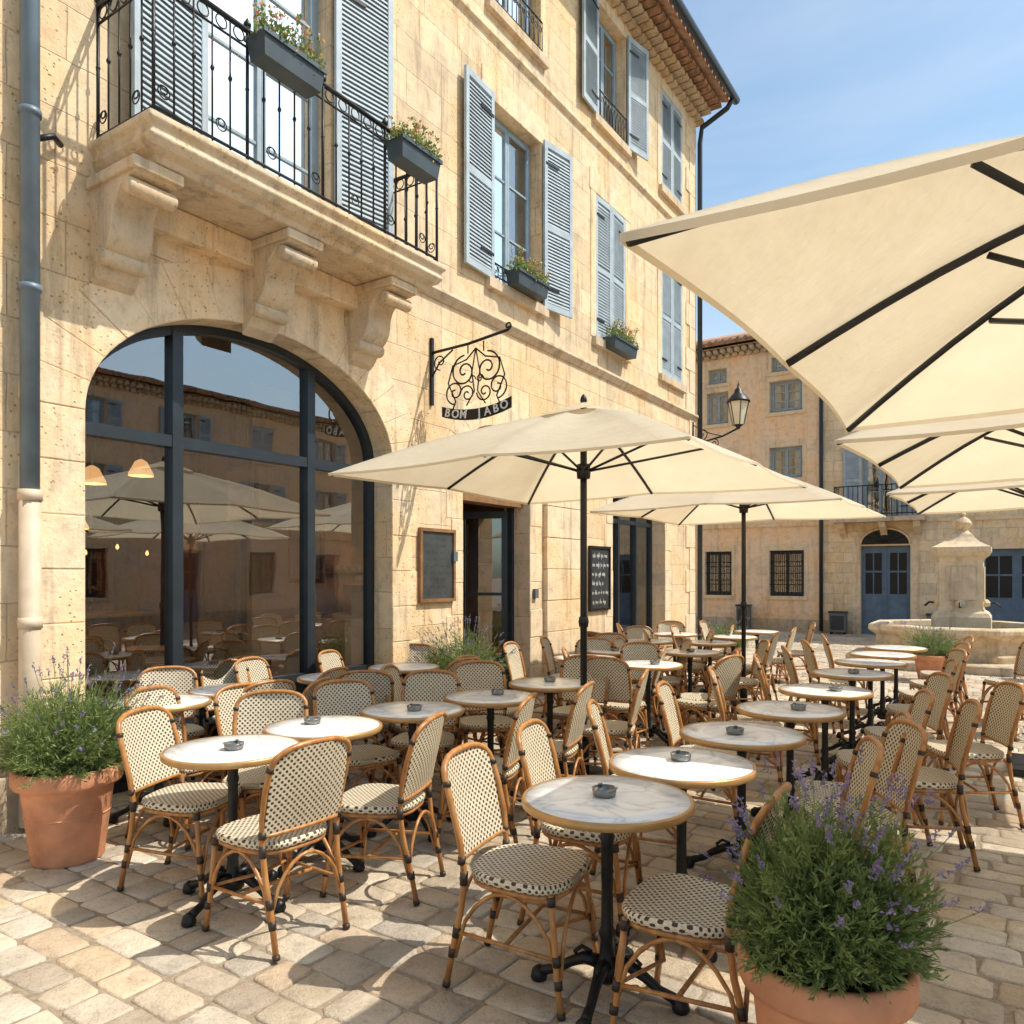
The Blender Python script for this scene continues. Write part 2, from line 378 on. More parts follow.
def flower_box(mb,x0,x1,yc,z0,seed,w=.2,h=.17):
    y0=yc-w/2;y1=yc+w/2;i=.02
    vs=[(x0+i,y0+i,z0),(x1-i,y0+i,z0),(x1-i,y1-i,z0),(x0+i,y1-i,z0),(x0,y0,z0+h),(x1,y0,z0+h),(x1,y1,z0+h),(x0,y1,z0+h)]
    mb.add(vs,[(0,3,2,1),(0,1,5,4),(1,2,6,5),(2,3,7,6),(3,0,4,7)],'boxpaint')
    mb.box((x0-.012,y0-.012,z0+h-.03),(x1+.012,y0+.006,z0+h+.004),'boxpaint'); mb.box((x0-.012,y1-.006,z0+h-.03),(x1+.012,y1+.012,z0+h+.004),'boxpaint')
    mb.box((x0+.01,y0+.01,z0+h-.03),(x1-.01,y1-.01,z0+h-.012),'soil')
    r=random.Random(seed); n=max(4,int((x1-x0)/.10))
    for k in range(n):
        hh=.08+.11*r.random()
        leaf_clump(mb,(x0+(k+.5)*(x1-x0)/n,yc-.02,z0+h+.02),.085,.11,hh,170,'leaf2',['flr','fly','fly'],22,.034,seed*9+k)
        for q in range(6):
            a=r.uniform(0,6.28); bx=x0+(k+.5)*(x1-x0)/n; tip=(bx+.07*math.cos(a),yc-.02+.09*math.sin(a),z0+h+hh*r.uniform(1.0,1.6))
            mb.tube([(bx,yc,z0+h),tip],.002,'leaf2',4); leaf_clump(mb,tip,.022,.022,.022,3,'leaf2',['flr','fly'],6,.03,seed*31+k*7+q)

# ================================================================ GEOMETRY FRAME
UX,UY=.5516,.8341
W0=(-3.146,4.815,0)
A=math.atan2(UY,UX)
def fw(t,d,z=0):   # along facade t, out into the square d
    return (W0[0]+UX*t+UY*d, W0[1]+UY*t-UX*d, z)
# ---------------------------------------------------------------- cafe building
cafe=empty('cafe_building',W0,A)
TE=12.16; TOP=10.62
AW=(.463,3.51,2.72,.945)
DR=(4.69,6.12,2.95,.45); RW=(8.54,10.64,2.75,.5)
ups=[(5.25,6.38),(7.97,8.98),(10.48,11.46)]
Z2=(5.14,7.3); Z3=(8.45,10.2)
FD=(1.38,2.68,4.56,7.35)
holes=[arch(AW[0],AW[1],.0,AW[2],AW[3],40),arch(DR[0],DR[1],.0,DR[2],DR[3],20),arch(RW[0],RW[1],.42,RW[2],RW[3],20),rect(FD[0],FD[1],FD[2],FD[3]),rect(1.5,2.56,Z3[0],Z3[1])]
for (a,b) in ups: holes+= [rect(a,b,*Z2),rect(a,b,*Z3)]
poly_wall('front_wall',rect(-8,TE,-.3,TOP),holes,0,.4,'stone',cafe)
mb=MB()
mb.box((TE-.4,.402,-.3),(TE-.002,9,TOP),'stone'); mb.box((-8+.002,.402,-.3),(-7.6,9,TOP),'stone'); mb.box((-7.6,8.6,-.3),(TE-.4,9,TOP),'stone')
mb.obj('outer_walls',cafe)
mb=MB()
mb.box((-7.5,.42,-.02),(TE-.42,8.5,.012),'intfloor'); mb.box((-7.5,.42,4.15),(TE-.42,8.5,4.3),'interior')
mb.box((-7.5,6.2,.02),(4.2,6.3,4.15),'interior'); mb.box((4.3,3.2,.02),(8.3,3.3,4.15),'interior_light'); mb.box((8.2,.42,.02),(8.3,3.2,4.15),'interior'); mb.box((4.1,3.3,.02),(4.2,6.2,4.15),'interior'); mb.box((10.9,.42,.02),(11,5,4.15),'interior'); mb.box((8.3,4.5,.02),(10.9,4.6,4.15),'interior')
mb.box((-1.2,.42,.02),(-1.1,6.2,4.15),'interior')
mb.box((-7.5,.42,7.7),(TE-.42,8.5,7.8),'darkroom')
mb.box((-.6,4.6,.02),(3.6,5.2,1.05),'wood'); mb.box((-.7,4.5,1.05),(3.7,5.3,1.1),'brass')
for zz in (1.4,1.85,2.3):
    mb.box((-.8,5.95,zz),(3.8,6.18,zz+.03),'wood')
    x=-.7
    while x<3.7:
        hh=R.uniform(.2,.3); mb.lathe([(.035,0),(.035,hh*.6),(.013,hh*.78),(.013,hh)],R.choice(['ash','bluedoor','brass','steel','curtain']),8,(x,6.05,zz+.03)); x+=R.uniform(.09,.2)
# panelling, columns and frames inside
for x in (-.9,.6,2.1,3.9): mb.box((x-.12,6.05,.02),(x+.12,6.19,4.1),'wood')
mb.box((-1.05,6.1,2.85),(4.05,6.19,2.97),'wood')
for x in (-.5,1.0,2.6): mb.box((x,6.12,3.1),(x+.7,6.17,3.75),'brass'); mb.box((x+.05,6.10,3.15),(x+.65,6.125,3.7),'slate')
for z_ in (1.5,2.3,1.9):
    y_={1.5:1.6,2.3:2.8,1.9:4.0}[z_]; mb.box((4.06,y_,z_),(4.099,y_+.6,z_+.7),'brass'); mb.box((4.045,y_+.05,z_+.05),(4.062,y_+.55,z_+.65),'curtain')
mb.box((5.3,2.5,.02),(7.9,3.1,1.0),'interior_light'); mb.box((5.25,2.45,1.0),(7.95,3.15,1.04),'wood')
mb.box((5.75,2.6,1.04),(6.5,3.0,1.45),'steel'); mb.box((5.78,2.55,1.4),(6.47,2.62,1.5),'iron')
for k in range(9): mb.lathe([(.03,0),(.04,.08)],'curtain',10,(5.8+k*.08,2.8,1.502))
mb.box((6.8,2.7,1.04),(7.1,3.0,1.7),'grey')
mb.box((5.0,3.13,1.6),(7.6,3.19,1.64),'wood')
for k in range(14): mb.lathe([(.03,0),(.04,.1)],R.choice(['curtain','brass','steel']),8,(5.2+k*.16,3.1,1.642))
mb.obj('cafe_interior',cafe)
mb=MB()
def pendant(x,y,z,r=.14):
    mb.tube([(x,y,4.15),(x,y,z+.2)],.006,'iron',5)
    mb.lathe([(.02,.2),(r*.5,.17),(r,.03),(r*1.02,0)],'shade',16,(x,y,z),cap=False)
    mb.lathe([(.001,-.0),(.03,.02),(.035,.05),(.02,.09)],'bulb',10,(x,y,z+.03))
for p in [(2.2,3.2,2.6),(3.0,3.6,2.8),(.7,2.6,2.9),(1.6,5.0,2.2),(2.9,4.9,2.2),(.4,4.9,2.2),(5.4,1.6,2.7),(9.4,2.2,2.6),(6.6,2.3,2.3)]: pendant(*p)
pts=[(-.9+i*.2,4.3,2.0-.10*abs(math.sin(i*.62))) for i in range(26)]
mb.tube(pts,.006,'iron',4)
for i,p in enumerate(pts):
    if i%2==0: mb.lathe([(.002,-.05),(.022,-.03),(.018,0),(.006,.02)],'bulb2',8,(p[0],p[1],p[2]-.01))
mb.obj('pendant_lamps',cafe)
# voussoirs & jambs
mb=MB()
def vous(op,z0,wd,n,proud=.008,jamb=.36):
    x0,x1,zs,ri=op; cx=(x0+x1)/2; a=(x1-x0)/2
    for i in range(n):
        t0=pi*i/n; t1=pi*(i+1)/n; pr=proud+R.uniform(-.004,.004)
        w=wd*(1.12 if i==n//2 else 1)
        pts=[]
        for q in range(5):
            t=t0+(t1-t0)*q/4; pts.append((cx+(a)*math.cos(t),zs+(ri)*math.sin(t)))
        for q in range(4,-1,-1):
            t=t0+(t1-t0)*q/4; pts.append((cx+(a+w)*math.cos(t),zs+(ri+w)*math.sin(t)))
        c=Vector((sum(p[0] for p in pts)/10,sum(p[1] for p in pts)/10))
        pts=[(c.x+(p[0]-c.x)*.990,c.y+(p[1]-c.y)*.990) for p in pts]
        mb.extr_y(pts,-pr,.05,'trim')
    z=zs; k=0
    while z>z0+.1:
        zb=max(z-jamb,z0); w=wd*(1.0 if k%2 else .7)
        for (xa,xb) in ((x0-w,x0-.003),(x1+.003,x1+w)): mb.box((xa,-proud-R.uniform(-.004,.004),zb+.003),(xb,.05,z-.003),'trim')
        z=zb;k+=1
vous(AW,0,.42,15); vous(DR,0,.3,9); vous(RW,.42,.3,11)
for (a,b) in ups:
    for (z0,z1) in (Z2,Z3):
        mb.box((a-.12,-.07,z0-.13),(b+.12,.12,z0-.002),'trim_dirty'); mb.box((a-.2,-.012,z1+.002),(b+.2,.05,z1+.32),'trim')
        for s_ in (a-.17,b+.003): mb.box((s_,-.01,z0),(s_+.167,.05,z1),'trim')
mb.box((8.3,-.06,.33),(10.9,.2,.418),'trim')
mb.extr_x([(.03,4.70),(-.07,4.70),(-.08,4.66),(-.05,4.62),(-.02,4.58),(.03,4.58)],3.6,TE+.01,'trim_dirty')
mb.extr_x([(.03,8.1),(-.05,8.1),(-.05,8.05),(.03,8.0)],3.6,TE+.01,'trim')
for k in range(8): mb.box((6.45,-.07+R.uniform(-.004,.004),k*.42+.003),(7.55,.03,(k+1)*.42-.003),'trim')
mb.box((6.40,-.10,3.362),(7.6,.03,3.45),'trim')
mb.box((-8,-.035,-.05),(.04,.02,.34),'trim_dirty'); mb.box((7.56,-.035,-.05),(TE+.02,.02,.30),'trim_dirty')
z=0;k=0
while z<10.3:
    w=.5 if k%2 else .32; mb.box((TE-w,-.018,z+.004),(TE+.016,.45,z+.42),'trim'); z+=.424;k+=1
mb.obj('stone_trim',cafe,bevel=.007)
# eaves + roof
mb=MB()
for row,(yy,zz) in enumerate(((-.10,10.42),(-.27,10.53),(-.44,10.64))):
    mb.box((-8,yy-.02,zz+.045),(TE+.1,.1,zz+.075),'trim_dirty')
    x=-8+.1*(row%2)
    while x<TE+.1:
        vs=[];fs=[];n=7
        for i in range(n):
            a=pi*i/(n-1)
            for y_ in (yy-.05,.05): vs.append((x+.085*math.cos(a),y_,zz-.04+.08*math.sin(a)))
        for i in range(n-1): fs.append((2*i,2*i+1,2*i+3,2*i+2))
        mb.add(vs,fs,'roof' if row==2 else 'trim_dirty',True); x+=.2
mb.obj('genoise_eaves',cafe,fixn=False)
mb=MB()
mb.add([(-8.2,-.62,10.72),(TE+.25,-.62,10.72),(TE+.25,4.6,12.4),(-8.2,4.6,12.4),(-8.2,9.4,10.8),(TE+.25,9.4,10.8),
        (-8.2,-.62,10.80),(TE+.25,-.62,10.80),(TE+.25,4.6,12.5),(-8.2,4.6,12.5),(-8.2,9.4,10.9),(TE+.25,9.4,10.9)],
  [(0,1,2,3),(3,2,5,4),(6,7,8,9),(9,8,11,10),(0,1,7,6),(4,5,11,10),(1,2,8,7),(2,5,11,8),(0,3,9,6),(3,4,10,9)],'roof')
x=-8.1
while x<TE+.25:
    mb.tube([(x,-.66,10.80),(x,4.6,12.5)],.07,'roof',7); x+=.19
mb.obj('tiled_roof',cafe)
mb=MB()
mb.tube([(-8.1,-.72,10.74),(TE+.3,-.72,10.74)],.075,'alu',10)
mb.tube([(TE+.12,-.72,10.72),(TE+.12,-.6,10.55),(TE+.06,-.12,10.3),(TE+.06,-.08,10.0),(TE+.06,-.08,.1)],.05,'alu',8)
mb.obj('roof_gutter',cafe)
mb=MB(); px=.07
mb.tube([(px,-.1,2.1),(px,-.1,10.6)],.055,'pipe',14); mb.tube([(px,-.1,.03),(px,-.1,2.1)],.062,'pipecream',14)
for z in (2.1,1.3,.55): mb.tube([(px,-.1,z-.035),(px,-.1,z+.035)],.070,'pipecream',14)
for z in (3.4,4.5,5.9,7.4,9.0):
    mb.tube([(px,-.1,z-.02),(px,-.1,z+.02)],.066,'pipe',14); mb.box((px-.012,-.06,z-.012),(px+.012,.02,z+.012),'iron')
mb.tube([(px+.03,-.1,4.35),(px+.14,-.1,4.42),(px+.22,-.03,4.42)],.02,'iron',6)
mb.obj('drain_pipe_run',cafe)
# arched glazing
mb=MB(); x0,x1,zs,ri=AW; cx=(x0+x1)/2; yw=.24
def archbar(x0,x1,z0,zs,ri,wd,y0,y1,n=36):
    o=arch(x0,x1,z0,zs,ri,n,0.003); i=arch(x0,x1,z0,zs,ri,n,wd); i[0]=(i[0][0],z0+wd); i[1]=(i[1][0],z0+wd); N=len(o)
    vs=[(a,y0,b) for a,b in o]+[(a,y0,b) for a,b in i]+[(a,y1,b) for a,b in o]+[(a,y1,b) for a,b in i]; fs=[]
    for k in range(N):
        j=(k+1)%N; fs+=[(k,j,N+j,N+k),(2*N+k,3*N+k,3*N+j,2*N+j),(N+k,N+j,3*N+j,3*N+k)]
    mb.add(vs,fs,'alu')
archbar(x0,x1,.0,zs,ri,.07,yw,yw+.09)
def archz(x,op): 
    x0,x1,zs,ri=op; c=(x0+x1)/2; a=(x1-x0)/2; return zs+ri*math.sqrt(max(0,1-((x-c)/a)**2))
for mx in (1.30,2.66): mb.box((mx-.045,yw-.012,.05),(mx+.045,yw+.1,archz(mx,AW)-.05),'alu')
mb.box((x0+.06,yw-.006,2.60),(x1-.06,yw+.094,2.69),'alu')
mb.box((x0+.06,yw-.004,.62),(x1-.06,yw+.092,.69),'alu')
mb.box((x0+.06,yw+.02,.06),(x1-.06,yw+.07,.63),'alu')
g=arch(x0,x1,.65,zs,ri,36,.05); mb.add([(a,yw+.045,b) for a,b in g],[tuple(range(len(g)))],'glass')
x0,x1,zs,ri=RW; archbar(x0,x1,.42,zs,ri,.06,yw,yw+.08)
for mx in (9.24,9.94): mb.box((mx-.03,yw-.012,.46),(mx+.03,yw+.09,archz(mx,RW)-.04),'alu')
mb.box((x0+.05,yw-.006,2.45),(x1-.05,yw+.084,2.52),'alu')
g=arch(x0,x1,.44,zs,ri,30,.04); mb.add([(a,yw+.045,b) for a,b in g],[tuple(range(len(g)))],'glass')
x0,x1,zs,ri=DR; 
o=arch(x0,x1,2.55,zs,ri,20,0.003);i=arch(x0,x1,2.61,zs,ri,20,.06); N=len(o)
vs=[(a,yw,b) for a,b in o]+[(a,yw,b) for a,b in i]+[(a,yw+.08,b) for a,b in o]+[(a,yw+.08,b) for a,b in i]; fs=[]
for k in range(N):
    j=(k+1)%N; fs+=[(k,j,N+j,N+k),(2*N+k,3*N+k,3*N+j,2*N+j),(N+k,N+j,3*N+j,3*N+k)]
mb.add(vs,fs,'alu'); mb.add([(a,yw+.04,b) for a,b in i],[tuple(range(len(i)))],'glass')
mb.box((x0+.003,yw,.0),(x0+.06,yw+.08,2.55),'alu'); mb.box((x1-.06,yw,.0),(x1-.003,yw+.08,2.55),'alu'); mb.box((x0,.1,2.47),(x1,yw+.09,2.548),'wood')
mb.obj('ground_floor_glazing',cafe)
mb=MB()
def leaf(hx,dr,ang):
    old=mb.M; mb.M=Matrix.Translation((hx,yw+.06,.03))@Matrix.Rotation(ang*dr,4,'Z')@Matrix.Scale(dr,4,(1,0,0)); w=.64;h=2.4
    mb.box((0,0,0),(.08,.05,h),'alu'); mb.box((w-.08,0,0),(w,.05,h),'alu'); mb.box((.08,.001,0),(w-.08,.049,.5),'alu'); mb.box((.08,.001,h-.09),(w-.08,.049,h),'alu'); mb.box((.08,.001,1.3),(w-.08,.049,1.34),'alu')
    mb.add([(.07,.025,.48),(w-.07,.025,.48),(w-.07,.025,h-.08),(.07,.025,h-.08)],[(0,1,2,3)],'glass')
    mb.tube([(w-.04,-.05,.95),(w-.04,-.05,1.25)],.012,'brass',8); mb.M=old
leaf(4.76,1,math.radians(95)); leaf(6.05,-1,math.radians(62))
mb.obj('open_glass_door',cafe)
mb=MB()
window(mb,FD[0],FD[1],FD[2],FD[3],.16,rows=4)
window(mb,1.5,2.56,*Z3)
for k,(a,b) in enumerate(ups):
    window(mb,a,b,*Z2); window(mb,a,b,*Z3)
mb.obj('upper_windows',cafe)
mb=MB(); rd=math.radians
h2=Z2[1]-Z2[0]; h3=Z3[1]-Z3[0]
shutter_leaf(mb,FD[0]-.02,-.03,4.58,.66,2.77,-1,rd(9)); shutter_leaf(mb,FD[1]+.02,-.03,4.58,.66,2.77,1,rd(9))
a,b=ups[0]; shutter_leaf(mb,a-.02,-.03,Z2[0]-.02,.60,h2+.06,-1,rd(3)); shutter_leaf(mb,b+.02,-.03,Z2[0]-.02,.58,h2+.06,1,rd(10))
a,b=ups[1]; w=(b-a)/2-.004
shutter_leaf(mb,a+.002,.03,Z2[0]+.02,w,h2-.03,1,rd(2)); shutter_leaf(mb,b-.002,.03,Z2[0]+.02,w,h2-.03,-1,rd(2))
shutter_leaf(mb,a-.02,-.03,Z3[0]-.02,.54,h3+.05,-1,rd(4)); shutter_leaf(mb,b+.02,-.03,Z3[0]-.02,.54,h3+.05,1,rd(12))
a,b=ups[2]; w=(b-a)/2-.004
for zz,hh in ((Z2[0]+.02,h2-.03),(Z3[0]+.02,h3-.03)):
    shutter_leaf(mb,a+.002,.03,zz,w,hh,1,rd(1)); shutter_leaf(mb,b-.002,.03,zz,w,hh,-1,rd(1))
shutter_leaf(mb,1.48,-.03,Z3[0],.53,h3,-1,rd(9)); shutter_leaf(mb,2.58,-.03,Z3[0],.53,h3,1,rd(9))
mb.obj('louvred_shutters',cafe)
mb=MB()
def guard(a,b,z0,hh=.42):
    for zz in (z0+.05,z0+hh): mb.tube([(a,-.03,zz),(b,-.03,zz)],.011,'iron',6)
    n=int((b-a)/.1)
    for i in range(n+1):
        x=a+(b-a)*i/n; mb.tube([(x,-.03,z0+.05),(x,-.03,z0+hh)],.007,'iron',5)
        if i<n: mb.tube(spiral(x+(b-a)/n/2,z0+hh*.75,.035,.035,0,1,12,-.03),.005,'iron',4)
guard(ups[0][0],ups[0][1],Z3[0]); guard(ups[1][0],ups[1][1],Z3[0]); guard(1.5,2.56,Z3[0]); guard(ups[0][0],ups[0][1],Z2[0],.2)
mb.obj('window_guards',cafe)
# balcony
bal=empty('balcony',parent=cafe)
mb=MB(); bx0,bx1,bd=.49,3.47,.72
prof=[(.02,4.545),(-bd,4.545),(-bd-.01,4.50),(-bd+.02,4.47),(-bd+.03,4.44),(-bd+.01,4.41),(-bd+.05,4.36),(-bd+.11,4.33),(-bd+.13,4.29),(.02,4.29)]
vs=[];fs=[]
loops=[]
for (y,z) in prof[1:-1]:
    e=bd+y
    loops.append([(bx0+e,.02,z),(bx0+e,y,z),(bx1-e,y,z),(bx1-e,.02,z)])
for lp in loops: vs+=lp
for i in range(len(loops)-1):
    for k in range(3): fs.append((4*i+k,4*i+k+1,4*(i+1)+k+1,4*(i+1)+k))
fs.append((0,1,2,3)); m_=4*(len(loops)-1); fs.append((m_+3,m_+2,m_+1,m_))
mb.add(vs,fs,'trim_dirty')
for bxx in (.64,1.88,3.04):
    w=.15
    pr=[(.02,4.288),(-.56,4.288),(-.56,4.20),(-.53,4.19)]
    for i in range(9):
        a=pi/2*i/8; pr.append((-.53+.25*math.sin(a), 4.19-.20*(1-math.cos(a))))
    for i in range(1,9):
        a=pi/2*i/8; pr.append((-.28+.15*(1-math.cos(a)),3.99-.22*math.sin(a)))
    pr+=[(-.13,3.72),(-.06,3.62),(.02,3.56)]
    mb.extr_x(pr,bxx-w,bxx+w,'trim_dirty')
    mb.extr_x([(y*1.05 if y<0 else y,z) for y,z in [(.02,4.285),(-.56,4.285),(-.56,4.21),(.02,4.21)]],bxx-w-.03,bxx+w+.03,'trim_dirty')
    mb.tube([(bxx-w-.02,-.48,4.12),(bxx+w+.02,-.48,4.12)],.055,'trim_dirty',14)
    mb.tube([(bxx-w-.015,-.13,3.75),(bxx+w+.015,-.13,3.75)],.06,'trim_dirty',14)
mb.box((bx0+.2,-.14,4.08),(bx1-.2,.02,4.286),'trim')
mb.obj('stone_slab_and_corbels',bal,bevel=.012)
mb=MB(); ry=-.66; z0,z1=4.60,5.50
path=[(bx0+.06,-.0,0),(bx0+.06,ry,0),(bx1-.06,ry,0),(bx1-.06,0,0)]
for zz,r in ((z0,.012),(z1,.02),(z1-.12,.009)): mb.tube([(p[0],p[1],zz) for p in path],r,'iron',8)
for seg in range(3):
    p,q=Vector(path[seg]),Vector(path[seg+1]); ln=(q-p).length; n=max(2,round(ln/.14))
    for i in range(n+(1 if seg==2 else 0)):
        c=p+(q-p)*(i/n); main=(i%5==0)
        mb.tube([(c.x,c.y,4.545),(c.x,c.y,z1)],.013 if main else .0075,'iron',6)
        if main: mb.lathe([(.002,-.01),(.026,.01),(.028,.03),(.012,.055),(.002,.075)],'iron',8,(c.x,c.y,z1+.02))
        mb.lathe([(.008,-.02),(.017,0),(.008,.02)],'iron',6,(c.x,c.y,5.08))
        d=(q-p)/n
        if i<n:
            m2=c+d*.5
            ux=d.normalized()
            for zc,rr in ((z1-.06,.045),):
                mb.tube([(m2.x+ux.x*rr*math.cos(t),m2.y+ux.y*rr*math.cos(t),zc+rr*math.sin(t)) for t in [2*pi*k/12 for k in range(12)]],.0055,'iron',5,closed=True)
            if i%3==0:
              for sg in (1,-1):
                pts=[]
                for k in range(17):
                    f=k/16; a=-pi/2+sg*f*2.2*pi; r=.05*(1-f*.75); pts.append((m2.x+ux.x*r*math.cos(a),m2.y+ux.y*r*math.cos(a),z0+.13+r*math.sin(a)+ (.0)))
                mb.tube(pts,.005,'iron',4)
mb.obj('iron_railing',bal)
mb=MB(); flower_box(mb,1.24,1.80,-.78,5.26,3,.20,.17); mb.obj('flower_box',bal)
mb=MB(); flower_box(mb,2.68,3.20,-.78,5.20,4,.20,.17); mb.obj('flower_box',bal)
mb=MB(); flower_box(mb,5.5,6.2,-.14,5.14,5,.2,.17); mb.obj('window_flower_box',cafe)
mb=MB(); flower_box(mb,8.15,8.95,-.14,5.02,6,.2,.17); mb.obj('window_flower_box',cafe)
# hanging sign
sg=empty('hanging_iron_sign',(4.12,0,0),-pi/2,cafe)   # local x = outwards
mb=MB()
mb.box((.0,-.02,3.42),(.03,.02,4.14),'iron')
mb.tube([(0,0,3.98),(.5,0,4.0),(1.0,0,4.06)],.016,'iron',8); mb.tube(spiral(1.0,4.10,.04,.012,-pi/2,1.2,20),.010,'iron',6)
mb.tube([(0.02,0,3.72),(.12,0,3.86),(.3,0,3.97)],.010,'iron',6)
mb.tube(spiral(.13,3.87,.09,.015,-pi/2,-1.3,24),.008,'iron',5)
cxs=.60
for s_ in (1,-1):
    mb.tube([(cxs+s_*.1,0,4.0),(cxs+s_*.1,0,3.9)],.008,'iron',5)
    mb.tube(spiral(cxs+s_*.15,3.72,.17,.02,pi/2,-1.6*s_,34),.010,'iron',6)
    mb.tube(spiral(cxs+s_*.27,3.52,.13,.02,-pi/2,1.5*s_,34),.009,'iron',6)
    mb.tube(spiral(cxs+s_*.11,3.48,.10,.015,pi,1.4*s_,30),.009,'iron',6)
    mb.tube([(cxs,0,3.94),(cxs+s_*.12,0,3.84),(cxs+s_*.3,0,3.8),(cxs+s_*.36,0,3.62),(cxs+s_*.26,0,3.42),(cxs+s_*.30,0,3.34)],.009,'iron',6)
    mb.tube([(cxs,0,3.94),(cxs+s_*.05,0,3.7),(cxs+s_*.02,0,3.5),(cxs+s_*.12,0,3.36)],.008,'iron',6)
    mb.tube(spiral(cxs+s_*.05,3.62,.05,.01,0,1.2,16),.007,'iron',5)
n=16; vs=[];fs=[]
for i in range(n+1):
    x=-.44+.88*i/n; z=3.26+ .06*(x/.4)**2
    for y in (-.008,.008):
        for zz in (-.055,.055): vs.append((cxs+x,y,z+zz))
for i in range(n):
    o=4*i; fs+=[(o,o+4,o+5,o+1),(o+2,o+3,o+7,o+6),(o,o+2,o+6,o+4),(o+1,o+5,o+7,o+3)]
fs+=[(0,1,3,2),(4*n,4*n+2,4*n+3,4*n+1)]
mb.add(vs,fs,'iron'); mb.obj('scrollwork',sg)
txt="BOM JABO"
for i,ch in enumerate(txt):
    if ch==' ': continue
    x=-.36+.103*i
    c=bpy.data.curves.new('letter','FONT'); c.body=ch; c.size=.12; c.align_x='CENTER'; c.align_y='CENTER'; c.extrude=.003; c.offset=.002; c.materials.append(M['chalk'])
    o=bpy.data.objects.new('letter',c); S.collection.objects.link(o); o.parent=sg; o.location=(cxs+x,-.013,3.26+.06*(x/.4)**2); o.rotation_euler=(pi/2,math.atan(-.3*x/.4),0)
def board(name,x0,x1,z0,z1,fr,face,lines,seed,parent=cafe,big=1,ch='chalk'):
    mb=MB(); f=.035
    mb.box((x0,-.05,z0),(x1,-.004,z0+f),fr); mb.box((x0,-.05,z1-f),(x1,-.004,z1),fr); mb.box((x0,-.048,z0+f),(x0+f,-.004,z1-f),fr); mb.box((x1-f,-.048,z0+f),(x1,-.004,z1-f),fr)
    mb.box((x0+f,-.03,z0+f),(x1-f,-.006,z1-f),face)
    r=random.Random(seed)
    if lines:
      lh=(z1-z0-2*f-.06)/lines
      for k in range(lines):
        zc=z1-f-.03-lh*(k+.6); x=x0+f+.03+r.random()*.03; xe=x1-f-.04-r.random()*.1*(x1-x0)*2
        while x<xe:
            wl=r.uniform(.05,.12); pts=[]; nn=int(wl/.006)
            for i in range(nn): pts.append((x+i*.006,-.0325,zc+lh*.3*math.sin(i*1.9+r.random())*(1.3 if r.random()<.15 else .6)))
            if len(pts)>2: mb.tube(pts,.0016*big,ch,4)
            x+=wl+.025
    return mb.obj(name,parent)
board('menu_display_case',3.90,4.50,1.31,2.10,'wood','paper',9,2,big=.45,ch='grey')
board('wall_chalkboard',7.72,8.38,1.07,2.03,'iron','slate',6,5,big=2)
mb=MB(); mb.box((4.45,-.06,1.75),(4.52,0,1.86),'grey'); mb.box((6.18,-.05,1.3),(6.26,0,1.42),'grey'); mb.obj('wall_switch_boxes',cafe)

# street lantern on the corner
ln=empty('street_lantern',fw(12.0,0),A-pi/2)
mb=MB(); X=.90
mb.box((-.0,-.03,4.05),(.03,.03,4.55),'iron')
mb.tube([(0,0,4.20),(.3,0,4.16),(.6,0,4.22),(X,0,4.34)],.018,'iron',8)
mb.tube(spiral(.2,4.30,.12,.02,-pi/2,1.3,24),.010,'iron',6); mb.tube(spiral(.45,4.10,.08,.02,pi/2,-1.3,24),.009,'iron',6); mb.tube([(0,0,4.5),(.35,0,4.3),(.6,0,4.22)],.009,'iron',6)
zb=4.40
mb.lathe([(.02,-.08),(.05,-.03),(.10,0)],'iron',8,(X,0,zb))
mb.lathe([(.10,0),(.19,.42)],'lampglass',6,(X,0,zb),smooth=False,cap=False)
for k in range(6):
    a=2*pi*k/6; mb.tube([(X+.102*math.cos(a),.102*math.sin(a),zb),(X+.193*math.cos(a),.193*math.sin(a),zb+.42)],.009,'iron',4)
mb.lathe([(.22,.42),(.21,.45),(.13,.55),(.08,.60),(.07,.66),(.03,.69),(.02,.75),(.004,.82)],'iron',12,(X,0,zb))
mb.obj('lantern_body',ln)

